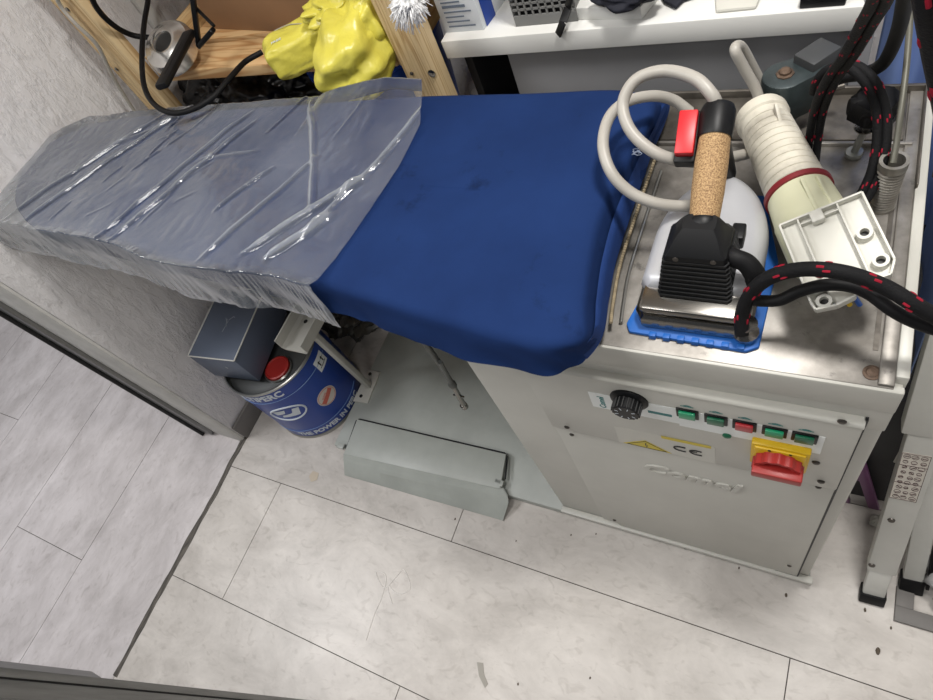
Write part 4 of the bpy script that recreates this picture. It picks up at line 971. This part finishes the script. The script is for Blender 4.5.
o = obj('white_cable', bm, M_cable); tag(o, 'thin white cable running down the plaster wall beside the pine upright', 'cable')
ZS = ztop - .004
bm = nb()
q1, q2 = P(214, 29, z=ZS), P(345, 35, z=ZS); e_x = (q2 - q1).normalized() * .46; e_y = Vector((-e_x.y, e_x.x, 0)).normalized() * .30
prism(bm, [q1, q1 + e_x, q1 + e_x + e_y, q1 + e_y], (0, 0, .26), bev=.002)
o = obj('cardboard_box', bm, M_cardboard); tag(o, 'plain brown cardboard box on the pine shelf behind the yellow bag', 'box')
# metal disc (reel) with black handle
rc = P(167, 45, z=ZS + .06)
rl = thing('metal_reel', 'shiny round metal reel with a black handle at the left end of the pine shelf', 'reel', (rc.x, rc.y, ZS))
axr = Vector((.18, -.42, 1)).normalized()
bm = nb(); lathe(bm, [(0, -.03), (.056, -.03), (.060, -.026), (.060, -.006), (.054, .004), (.040, .008), (.032, .014), (.024, .014), (.020, .004), (.018, -.01), (0, -.01)], rc, axr, 48); rb = obj('reel_body', bm, mat('bright_steel', (206, 204, 200), .25, .9), rl)
bm = nb(); lathe(bm, [(0, 0), (.0205, .004), (.0205, .0052), (0, .0012)], rc + axr * .004, axr, 24); obj('hub_hole', bm, M_inkb, rb)
h0, h1 = P(190, 32, z=ZS + .10), P(163, 84, z=ZS + .10)
bm = nb(); M = frame(h1, h0 - h1, Vector((0, 0, 1))); LL = (h0 - h1).length; box(bm, -.01, LL, -.014, .014, -.007, .007, .006, M); box(bm, .02, LL * .75, -.004, .004, .005, .0075, .001, M)
obj('black_handle', bm, M_black, rl)
bm = nb(); a_, b_ = P(192, -8, z=ZS + .16), P(199, 46, z=ZS + .07); bar(bm, a_, b_, .018, .01, bev=.003); a2_, b2_ = P(200, 5, z=ZS + .13), P(208, 28, z=ZS + .11); bar(bm, b_, P(213, 30, z=ZS + .10), .014, .01, bev=.003)
bar(bm, P(196, 8, z=ZS + .13), P(214, 26, z=ZS + .11), .006, .006); 
o = obj('black_bracket', bm, M_black); tag(o, 'black plastic bent bracket standing next to the metal reel', 'bracket')
# black cable loop in front
bm = nb(); tube(bm, [P(151, -30, z=1.08), P(148, 0, z=1.07), P(144, 25, z=1.06), P(142, 55, z=1.05), P(144, 85, z=1.03), P(154, 104, z=1.02), P(172, 113, z=1.015), P(193, 109, z=1.01), P(213, 97, z=1.01), P(230, 78, z=1.01), P(245, 62, z=1.0), P(262, 52, z=.995)], .0054, 12, 10)
o = obj('black_cable', bm, M_blackg); tag(o, 'black cable making a U-shaped loop in front of the metal reel', 'cable')
bm = nb(); tube(bm, [P(85, -25, y=.80), P(95, 5, y=.81), P(112, 24, y=.83), P(132, 35, y=.86), P(155, 38, y=.88)], .0058, 12, 8)
o = obj('black_cable', bm, M_blackg); tag(o, 'short black cable crossing behind the left pine upright at the top', 'cable')
# yellow bags
M_ybag = mat('yellow_film', (218, 208, 88), .32, rgb2=(196, 186, 74), vs=10, detail=5, bump=.5, bs=34, bd=.006, cr=(.3, .6))
bm = nb(); yc = P(300, 46, z=ZS + .05)
M = frame(yc, P(327, 33, z=ZS + .05) - P(272, 62, z=ZS + .05))
blob(bm, (0, 0, 0), [(.067, 0, 0), (0, .042, 0), (0, 0, .035)], .10, 5, 72, 44, 4, pw=.5, fold=.012, ff=6); bm.transform(M)
o1 = obj('yellow_bag', bm, M_ybag, smooth=180); tag(o1, 'yellow plastic packet lying on the pine shelf, left of the fuller yellow bag', 'bag')
bm = nb(); prev = None
tube(bm, [M @ Vector((-.03, .025, .034)), M @ Vector((0, .012, .037)), M @ Vector((.03, -.012, .036))], .0009, 5, 6); obj('grey_line', bm, M_cable, o1)
b = nb(); text(b, 'FREE', Matrix.Translation((-.03, -.020, .036)), .010, .0003); b.transform(M); obj('white_print', b, M_ink, o1, smooth=False)
bm = nb(); blob(bm, P(357, 46, z=ZS + .045), [(.062, .0, .0), (0, .085, .02), (0, -.01, .062)], .30, 3.5, 110, 64, 12, pw=.75, fold=.018, ff=6)
blob(bm, P(333, 4, z=ZS + .10), [(.05, .01, .0), (0, .05, .0), (0, 0, .022)], .4, 5, 64, 34, 8, fold=.03, ff=10)
blob(bm, P(372, 20, z=ZS + .07), [(.035, .0, .01), (0, .05, 0), (0, 0, .05)], .3, 4, 64, 34, 21, fold=.02, ff=8)
o = obj('yellow_bag', bm, M_ybag, smooth=180); tag(o, 'full gathered yellow plastic bag on the pine shelf beside the right upright', 'bag')
bm = nb(); prism(bm, [P(386, 33, y=.87), P(394, 62, y=.87), P(389, 66, y=.87), P(383, 45, y=.87)], (0, .004, 0)); o = obj('paper_tag', bm, M_yellowink); tag(o, 'small yellow and white paper tag between the full yellow bag and the pine upright', 'tag')
# below the shelf
bm = nb(); blob(bm, P(235, 96, z=.80) + Vector((-.02, .07, -.05)), [(.20, 0, 0), (0, .14, 0), (0, 0, .13)], .35, 5, 110, 60, 5, fold=.07, ff=12)
o = obj('rubbish_bag', bm, M_blackbag, smooth=180); tag(o, 'shiny black rubbish bag stuffed under the pine shelf', 'bag')
bk = P(330, 84, z=.84) + Vector((.02, .17, 0)); bm = nb(); lathe(bm, [(0, 0), (.13, 0), (.165, .34), (.172, .345), (.172, .36), (.160, .36), (.155, .34), (.125, .02), (0, .02)], (bk.x, bk.y, .48), seg=48)
o = obj('plastic_tub', bm, M_bluebucket); tag(o, 'dark blue plastic tub under the pine shelf below the yellow bags', 'tub')
bm = nb(); box(bm, bk.x - .2, bk.x + .2, bk.y - .17, bk.y + .2, .304, .48, .006)
o = obj('storage_crate', bm, M_darkboard); tag(o, 'charcoal crate standing under the blue tub on the low pine board', 'crate')
bm = nb(); qb = P(235, 96, z=.8); box(bm, qb.x - .2, qb.x + .08, qb.y - .02, qb.y + .24, .304, .62, .006)
o = obj('storage_crate', bm, M_darkboard); tag(o, 'charcoal crate under the black rubbish bag on the low pine board', 'crate')

# ================================================================== WHITE SHELF (right)
YW = .856
zt_, zb_ = P(857, 7, y=YW).z, P(855, 31, y=YW).z
xs0, xs1 = -.614, .012
wt = thing('white_desk', 'white laminate shelf unit with grey back panel behind the machine', 'shelf unit', (-.3, 1.15, 0))
bm = nb(); box(bm, xs0, xs1, YW, 1.42, zb_, zt_, .0015); obj('desk_top', bm, M_white, wt)
bm = nb(); box(bm, P(508, 57, y=.90).x, xs1 - .002, .90, .918, .0, zb_, .001); obj('grey_front_panel', bm, M_greypan, wt)
bm = nb(); box(bm, xs1 - .001, xs1 + .018, YW + .01, 1.42, 0, 1.7, .001); obj('side_panel', bm, M_greypan, wt)
bm = nb(); box(bm, xs0 + .005, -.30, 1.30, 1.318, 0, zb_, .001); box(bm, xs0 + .004, xs0 + .02, .90, 1.30, 0, zb_, .001); obj('dark_inner_panel', bm, M_voidshade, wt)  # black sheets painting the shade of the open void under the desk
ZD = zt_
def quadbox(name, pts, h, m, label, cat, bev=.0015, parent=None):
    bm = nb(); prism(bm, [(p.x, p.y, p.z) for p in pts], (0, 0, h), bev=bev); o = obj(name, bm, m, parent)
    if label: tag(o, label, cat)
    return o
# printed medicine-style carton
pa, pb, = P(446, 33, z=ZD), P(484, 30, z=ZD)
ct = thing('printed_carton', 'white carton with blue stripe and small grey print on the white shelf', 'carton', ((pa.x + pb.x) / 2, pa.y + .06, ZD))
exx = pb - pa; bdv = Vector((.012, .08, 0)); hh = .085
bm = nb(); prism(bm, [pa, pb, pb + bdv, pa + bdv], (0, 0, hh), bev=.001); cb_ = obj('carton_body', bm, mat('carton_white', (216, 220, 224), .45), ct)
bm = nb(); nrm_ = Vector((bdv.y, -bdv.x, 0)).normalized() * .0006
s1_, s2_ = pb + bdv * .12 + nrm_, pb + bdv * .5 + nrm_; prism(bm, [s1_, s2_, s2_ + Vector((0, 0, hh)), s1_ + Vector((0, 0, hh))], nrm_); obj('blue_stripe', bm, M_drum, cb_)
bm = nb(); fM = Matrix.Translation((pa + pb) / 2 + Vector((0, -.0008, 0))) @ Matrix.Rotation(math.atan2(exx.y, exx.x), 4, 'Z') @ Matrix.Rotation(PI / 2, 4, 'X')
for k in range(7): box(bm, -.026, .026 - (k % 3) * .008, .010 + k * .0085, .0125 + k * .0085 + (.002 if k == 4 else 0), 0, .0004, 0, fM)
box(bm, -.024, -.015, .071, .077, 0, .0004, 0, fM)
obj('grey_print', bm, mat('grey_ink', (104, 116, 132), .5), cb_)
# grey perforated basket: slotted front made of bars
g0, g1 = P(516, 27, z=ZD), P(560, 23, z=ZD)
bk_ = thing('plastic_basket', 'grey perforated plastic basket on the white shelf right of the printed carton', 'basket', ((g0.x + g1.x) / 2, g0.y + .07, ZD))
M_bask = mat('grey_basket', (122, 122, 120), .5)
exg = (g1 - g0); eg = exg.normalized(); Lg = exg.length + .03; zax = Vector((0, 0, 1)); yax = zax.cross(eg)
Mb = Matrix((eg, yax, zax)).transposed().to_4x4(); Mb.translation = g0
bm = nb()
box(bm, 0, Lg, 0, .003, 0, .018, .0005, Mb); box(bm, 0, Lg, 0, .003, .105, .12, .0005, Mb); nx = 9
for k in range(nx + 1): x = Lg * k / nx; box(bm, max(0, x - .0016), min(Lg, x + .0016), 0, .003, .018, .105, 0, Mb)
for k in range(1, 9): z = .018 + .087 * k / 9; box(bm, 0, Lg, 0, .003, z - .0016, z + .0016, 0, Mb)
obj('slotted_front', bm, M_bask, bk_)
bm = nb(); box(bm, 0, .003, .003, .16, 0, .12, .0005, Mb); box(bm, Lg - .003, Lg, .003, .16, 0, .12, .0005, Mb); box(bm, 0, Lg, .157, .16, 0, .12, .0005, Mb); box(bm, 0, Lg, .003, .16, 0, .003, 0, Mb); obj('basket_walls', bm, M_bask, bk_)
bm = nb(); box(bm, .006, Lg - .006, .015, .15, .004, .09, .003, Mb); o = obj('basket_contents', bm, M_darkboard); tag(o, 'dark lining box held inside the grey perforated basket', 'box')
# black strap hanging over the edge
sp = [P(572, -12, z=ZD + .06), P(568, 8, z=ZD + .03), P(563, 22, z=ZD + .006), P(559, 34, z=zt_ - .018)]
bm = nb(); sp[2] = P(563, 22, y=YW - .006); sp[3] = P(558, 35, y=YW - .008)
for a_, b_ in zip(sp[:-1], sp[1:]): bar(bm, a_, b_, .013, .003, up=(0, -.6, 1), bev=.0005)
o = obj('black_strap', bm, M_black); tag(o, 'black strap hanging over the front edge of the white shelf', 'strap')
q = [P(558, 14, z=ZD), P(638, 20, z=ZD), P(650, -4, z=ZD), P(568, -12, z=ZD)]
q = [P(562, 20.5, z=ZD), P(642, 19.5, z=ZD)]; q += [q[1] + Vector((.03, .09, 0)), q[0] + Vector((.0, .10, 0))]
quadbox('flat_box', q, .02, M_white, 'flat white box on the white shelf right of the black strap', 'box')
bm = nb(); blob(bm, P(625, -8, z=ZD + .04), [(.05, .0, 0), (0, .035, 0), (0, 0, .016)], .35, 4, 48, 26, 3, fold=.03, ff=8); o = obj('dark_cloth', bm, mat('navy_cloth', (22, 24, 36), .8), smooth=180); tag(o, 'dark navy cloth lying on the flat white box', 'cloth')
bm = nb(); prism(bm, [P(656, -10, z=ZD + .002), P(664, 4, z=ZD + .002), P(676, 10, z=ZD + .002), P(684, 2, z=ZD + .002), P(697, -2, z=ZD + .002), P(700, -14, z=ZD + .002)], (0, 0, .006), bev=.002); o = obj('folded_cloth', bm, mat('navy_cloth', (22, 24, 36), .8)); tag(o, 'pointed dark navy fabric scrap on the bare white shelf', 'cloth')
q = [P(763, 7, z=ZD), P(858, 3, z=ZD)]
dv = thing('small_device', 'small black device with a grey window at the right end of the white shelf', 'device', (-.03, 1.04, ZD))
q0_, q1_ = P(799, 9.5, z=ZD), P(845, 6, z=ZD); bm = nb(); prism(bm, [q0_, q1_, q1_ + Vector((.004, .05, 0)), q0_ + Vector((.004, .05, 0))], (0, 0, .022), bev=.002); obj('device_body', bm, M_black, dv)
bm = nb(); t0 = q0_ + Vector((.018, .010, .0222)); box(bm, t0.x, t0.x + .026, t0.y, t0.y + .03, t0.z, t0.z + .0006); obj('grey_window', bm, M_cable, dv)
q = [P(716, 14, z=ZD), P(756, 10, z=ZD)]; q += [q[1] + Vector((.01, .12, 0)), q[0] + Vector((-.03, .13, 0))]
quadbox('white_tray', q, .006, M_whitep, 'thin white plastic tray on the white shelf left of the black device', 'tray', .003)
# fluffy tuft and pale rim at the top of the pine upright
fc_ = P(408, 2, y=.775)
bm = nb()
blob(bm, fc_ + Vector((0, 0, .005)), [(.018, 0, 0), (0, .020, 0), (0, 0, .018)], .5, 7, 40, 24, 2)
rnd = random.Random(3)
for k in range(420):
    d = Vector((rnd.gauss(0, 1), rnd.gauss(0, 1), rnd.gauss(0, .8))).normalized(); s_ = fc_ + d * .016; e_ = s_ + d * rnd.uniform(.008, .018) + Vector((rnd.uniform(-.004, .004), -.004, rnd.uniform(-.016, 0)))
    tube(bm, [s_, (s_ + e_) / 2 + Vector((rnd.uniform(-.002, .002), 0, .001)), e_], .0007, 3, 0)
o = obj('fluffy_duster', bm, mat('white_fluff', (250, 250, 250), .9), smooth=180); tag(o, 'white fluffy duster head in front of the pine upright at the top', 'duster')
pr_ = P(452, -16, z=1.0); bm = nb(); lathe(bm, [(0, 0), (.035, 0), (.052, .012), (.056, .016), (.054, .018), (.048, .012), (.033, .003), (0, .003)], pr_, (0, -.12, 1), 48)
o = obj('white_dish', bm, M_whitep); tag(o, 'white round dish on top of the printed carton', 'dish')

# ================================================================== RIGHT SIDE
bm = nb(); cx0 = [(.035, 1.02), (.06, .985), (.09, 1.0), (.12, .97), (.15, .985), (.165, .93), (.152, .87), (.160, .80), (.150, .72), (.155, .66), (.15, .60)]
pth = crom([(x, y, 0) for x, y in cx0], 8); prev = None
NZ = 24
rowsv = []
for k, p in enumerate(pth):
    s = k / (len(pth) - 1); ztp = 1.5 - .62 * max(0, min(1, (s - .45) / .2)); col = []
    for j in range(NZ + 1):
        zlo = .10 + .4 * max(0, min(1, (s - .3) / .2)); z = zlo + (ztp - zlo) * j / NZ; w = .006 * noise.noise(Vector((k * .12, z * 3, 0))); col.append(bm.verts.new((p.x + w + .02 * (1 - j / NZ), p.y + w, z)))
    rowsv.append(col)
for a_, b_ in zip(rowsv[:-1], rowsv[1:]):
    for j in range(NZ): bm.faces.new((a_[j], b_[j], b_[j + 1], a_[j + 1]))
o = obj('blue_cloth', bm, M_curtain, smooth=180, solid=.002); tag(o, 'blue cloth hanging behind and beside the right side of the machine', 'cloth')
bm = nb(); prism(bm, [(.125, .575, .0), (.242, .575, 0), (.242, .95, 0), (.125, .95, 0)], (.0, 0, .47), bev=.002)
o = obj('storage_case', bm, M_darkboard); tag(o, 'charcoal case standing on the floor between machine and ladder', 'case')
bm = nb(); a_, b_ = P(864, 462, y=.56), P(876, 510, y=.56)
pl1 = P(876, 514, y=.558); pl0 = P(861, 466, y=.558); d_ = (pl0 - pl1).normalized()
bar(bm, pl1, pl1 + d_ * .42, .020, .012, up=(0, 1, 0), bev=.002); bar(bm, pl1 + Vector((-.055, 0, 0)), pl1 + Vector((-.05, 0, 0)) + d_ * .36, .02, .012, up=(0, 1, 0), bev=.002)
bar(bm, pl1 + Vector((-.055, 0, 0)) + d_ * .2, pl1 + d_ * .2, .018, .010, up=(0, 1, 0), bev=.002)
o = obj('purple_stand', bm, M_purple); tag(o, 'purple metal stand half hidden behind the right side of the machine', 'stand')
bm = nb(); prism(bm, [P(893, 462, z=.36), P(906, 438, z=.42), P(902, 466, z=.36)], (.01, .03, -.002)); o = obj('paper_scrap', bm, M_whitep); tag(o, 'small white paper corner sticking out behind the ladder leg', 'paper')
bm = nb(); blob(bm, P(880, 521, z=.01), [(.018, .004, 0), (0, .014, 0), (0, 0, .012)], .5, 6, 24, 14, 2); o = obj('tissue_scrap', bm, M_whitep); tag(o, 'crumpled white tissue on the floor beside the ladder leg', 'tissue')
# step ladder
ld = thing('step_ladder', 'light grey folding step ladder leaning at the right edge, with a pictogram sticker', 'ladder', (.3, .42, 0))
f1, t1 = P(872, 596, z=.012), P(926, 430, z=.5); dl = (t1 - f1); top1 = f1 + dl * 2.1
def legm(a, b, w, th, parent, name, m): bm = nb(); bar(bm, a, b, w, th, up=(0, -1, .3), bev=.003); return obj(name, bm, m, parent)
xd = Vector((1, 0, 0)); dn_ = dl.normalized()
lg = legm(f1 + dl * .015, f1 + dl * .25, .038, .022, ld, 'lower_tube', M_ladder)
lg = legm(f1 + dl * .22, top1, .047, .028, ld, 'front_rail', M_ladder)
bm = nb(); bar(bm, f1 - dn_ * .01, f1 + dn_ * .022, .045, .03, up=(0, -1, .3), bev=.003); obj('rubber_foot', bm, M_blackg, ld)
lg2 = legm(f1 + dl * 1.0, top1, .064, .032, ld, 'upper_rail', M_ladder)
nu = xd.cross(dn_); nu = nu if nu.y < 0 else -nu; nu.normalize(); sx_ = dn_.cross(nu).normalized(); sx_ = sx_ if sx_.x > 0 else -sx_
for k, t in enumerate((.26, .56)): lathe_b = nb(); lathe(lathe_b, [(0, 0), (.006, 0), (.005, .002), (0, .0025)], f1 + dl * t + nu * .0141 - sx_ * (.018 if k == 0 else .01), nu, 12, sx=1); obj('rivet', lathe_b, M_screw, ld)
Ms = Matrix((sx_, dn_, nu)).transposed().to_4x4(); Ms.translation = f1 + dl * .80 + nu * .0143 - sx_ * .004
Mf = Ms if Ms.determinant() > 0 else Ms
bm = nb(); box(bm, -.019, .019, -.06, .06, 0, .0006, 0, Ms); stk = obj('pictogram_sticker', bm, mat('cream_sticker', (206, 200, 190), .5), ld)
bm = nb(); rn = random.Random(5)
for (x, y) in [(sx__, y__) for sx__ in (-.011, .0, .011) for y__ in [(-.052 + .013 * i) for i in range(9)]]:
    c_ = Vector((x + rn.uniform(-.001, .001), y, .0008))
    rr_ = rn.uniform(.003, .0048); tube(bm, [Ms @ (c_ + Vector((rr_ * math.cos(t), rr_ * math.sin(t), 0))) for t in [2 * PI * i / 10 for i in range(11)]], .0004, 4, 0)
    bar(bm, Ms @ (c_ + Vector((-.003, rn.uniform(-.003, .003), 0))), Ms @ (c_ + Vector((.003, rn.uniform(-.003, .003), 0))), .0012, .0006, bev=0)
for s in (-1, 1): bar(bm, Ms @ Vector((s * .0185, -.059, .0008)), Ms @ Vector((s * .0185, .059, .0008)), .0006, .0005, bev=0)
for y in (-.059, .059, .03, -.015): bar(bm, Ms @ Vector((-.0185, y, .0008)), Ms @ Vector((.0185, y, .0008)), .0006, .0005, bev=0)
obj('pictograms', bm, mat('brown_ink', (70, 44, 44), .6), stk)
f2, t2 = P(911, 585, z=.012), P(929, 500, z=.24); d2 = t2 - f2
bm = nb(); bar(bm, f2, f2 + d2 * 4.4, .034, .022, up=(0, -1, .3), bev=.003); obj('rear_rail', bm, M_ladder, ld)
bm = nb(); bar(bm, f2 - d2.normalized() * .012, f2 + d2.normalized() * .03, .041, .028, up=(0, -1, .3), bev=.003); obj('rubber_foot', bm, M_blackg, ld)
bm = nb(); bar(bm, f2 + Vector((.026, .01, 0)), f2 + Vector((.026, .01, 0)) + d2 * 1.4, .006, .03, up=(0, -1, .3), bev=.001); obj('black_edge', bm, M_blackg, ld)
# far pair of rails and treads (beyond the right edge)
for s_, e_ in ((f1, top1),): 
    bm = nb(); bar(bm, s_ + Vector((.36, 0, 0)), e_ + Vector((.36, 0, 0)), .058, .028, up=(0, -1, .3), bev=.003); obj('front_rail', bm, M_ladder, ld)
    bm = nb(); bar(bm, s_ + Vector((.36, 0, 0)) - dn_ * .01, s_ + Vector((.36, 0, 0)) + dn_ * .022, .066, .036, up=(0, -1, .3), bev=.003); obj('rubber_foot', bm, M_blackg, ld)
for t in (.95, 1.75):
    p = f1 + dl * t; bm = nb(); box(bm, p.x + .09, p.x + .345, p.y - .02, p.y + .07, p.z, p.z + .02, .003); obj('tread', bm, M_ladder, ld)
# low framed tray with a white bag
k0 = P(893, 621, z=0.0); 
ty = thing('floor_tray', 'low grey-edged floor tray in the lower right corner under the ladder', 'tray', (k0.x + .25, k0.y + .2, 0))
bm = nb(); x0, y0 = k0.x, k0.y; w_ = .03; box(bm, x0, x0 + .5, y0, y0 + w_, 0, .012, .001); box(bm, x0, x0 + w_, y0 + w_, y0 + .07, 0, .012, .001); obj('tray_edge', bm, M_base, ty)
bm = nb(); box(bm, x0 + w_, x0 + .5, y0 + w_, y0 + .07, 0, .004); obj('tray_bottom', bm, M_floorA, ty)
bm = nb(); cbg = P(934, 590, z=.04) + Vector((.06, .0, 0)); blob(bm, (cbg.x + .015, y0 + .105, .062), [(.09, .0, 0), (0, .06, 0), (0, 0, .055)], .3, 5, 80, 44, 9, pw=.8, fold=.05, ff=12)
o = obj('white_bag', bm, M_filmw, smooth=180); tag(o, 'crinkled white plastic bag behind the ladder foot in the lower right corner', 'bag')
# bits on the floor
bm = nb(); rn = random.Random(11); prev = P(372, 596, z=.0012); pts = [P(u, v, z=.0012) for u, v in ((366, 640), (374, 615), (382, 596), (386, 576), (376, 572), (384, 588), (395, 578), (404, 570), (410, 588), (398, 594), (388, 586), (392, 604))]
tube(bm, pts, .0006, 5, 8); o = obj('white_thread', bm, mat('thread_white', (226, 224, 220), .8)); tag(o, 'tangled fine white thread on the laminate floor', 'thread')
bm = nb(); pts = [P(u, v, z=.0004) for u, v in ((309, 476), (313, 471), (319, 473), (317, 480), (311, 482))]; prism(bm, pts, (0, 0, .0006)); o = obj('floor_stain', bm, mat('tan_stain', (186, 174, 156), .7)); tag(o, 'small tan smudge on the floor between drum and pedal', 'stain')
bm = nb(); pts = [P(u, v, z=.0004) for u, v in ((477, 662), (483, 663), (484, 674), (488, 684), (485, 688), (479, 676))]; prism(bm, pts, (0, 0, .001)); o = obj('floor_scuff', bm, mat('grey_scuff', (160, 156, 148), .8)); tag(o, 'grey scuff mark on the floor at the bottom centre', 'scuff')
for i, (u, v, r_) in enumerate(((455, 519, .0024), (516, 541, .0016), (571, 490 + 45, .0018), (865, 610, .003), (891, 628, .0022), (878, 651, .005), (786, 595, .003), (739, 568, .002), (685, 548, .0018), (518, 684, .0022), (590, 678, .002), (596, 534, .0016))):
    bm = nb(); blob(bm, P(u, v, z=r_ * .4), [(r_ * .8, 0, 0), (0, r_ * 1.5, 0), (0, 0, r_ * .4)], .5, 6, 10, 6, i)
    o = obj('debris_crumb', bm, mat('brown_crumb', (84, 74, 62), .8)); tag(o, 'tiny dark crumb of dirt on the pale laminate floor', 'crumb', 'dirt crumbs scattered on the floor')
# ================================================================== LIGHT
def area(name, loc, sx, sy, power, col=(1, 1, 1), aim=None):
    l = bpy.data.lights.new(name, 'AREA'); l.shape = 'RECTANGLE'; l.size = sx; l.size_y = sy; l.energy = power; l.color = col
    o = bpy.data.objects.new(name, l); C.objects.link(o); o.location = loc
    d = (Vector(aim) - Vector(loc)) if aim else Vector((0, 0, -1)); o.rotation_euler = d.to_track_quat('-Z', 'Y').to_euler(); return o
area('ceiling_panel_light', (.15, .56, 2.5), .24, .24, 30, (1, .97, .93))
area('ceiling_panel_light', (-.9, -.1, 2.5), .5, .5, 17, (1, .98, .96))  # added fill lamp to brighten the left side, no known panel here
area('ceiling_panel_light', (-2.5, -.2, 2.5), .8, .8, 46, (.98, .98, 1))
area('ceiling_panel_light', (.3, -1.3, 2.5), .7, .7, 15, (1, .98, .96))  # added fill lamp behind the camera, lifts the wall under the board
w = bpy.data.worlds.new('world'); bpy.context.scene.world = w; w.use_nodes = True
w.node_tree.nodes['Background'].inputs[0].default_value = (.9, .93, 1, 1); w.node_tree.nodes['Background'].inputs[1].default_value = .12
vs_ = bpy.context.scene.view_settings; vs_.view_transform = 'Standard'; vs_.look = 'None'; vs_.exposure = -.25; vs_.gamma = 1
bpy.context.scene.cycles.max_bounces = 8; bpy.context.scene.cycles.transparent_max_bounces = 12
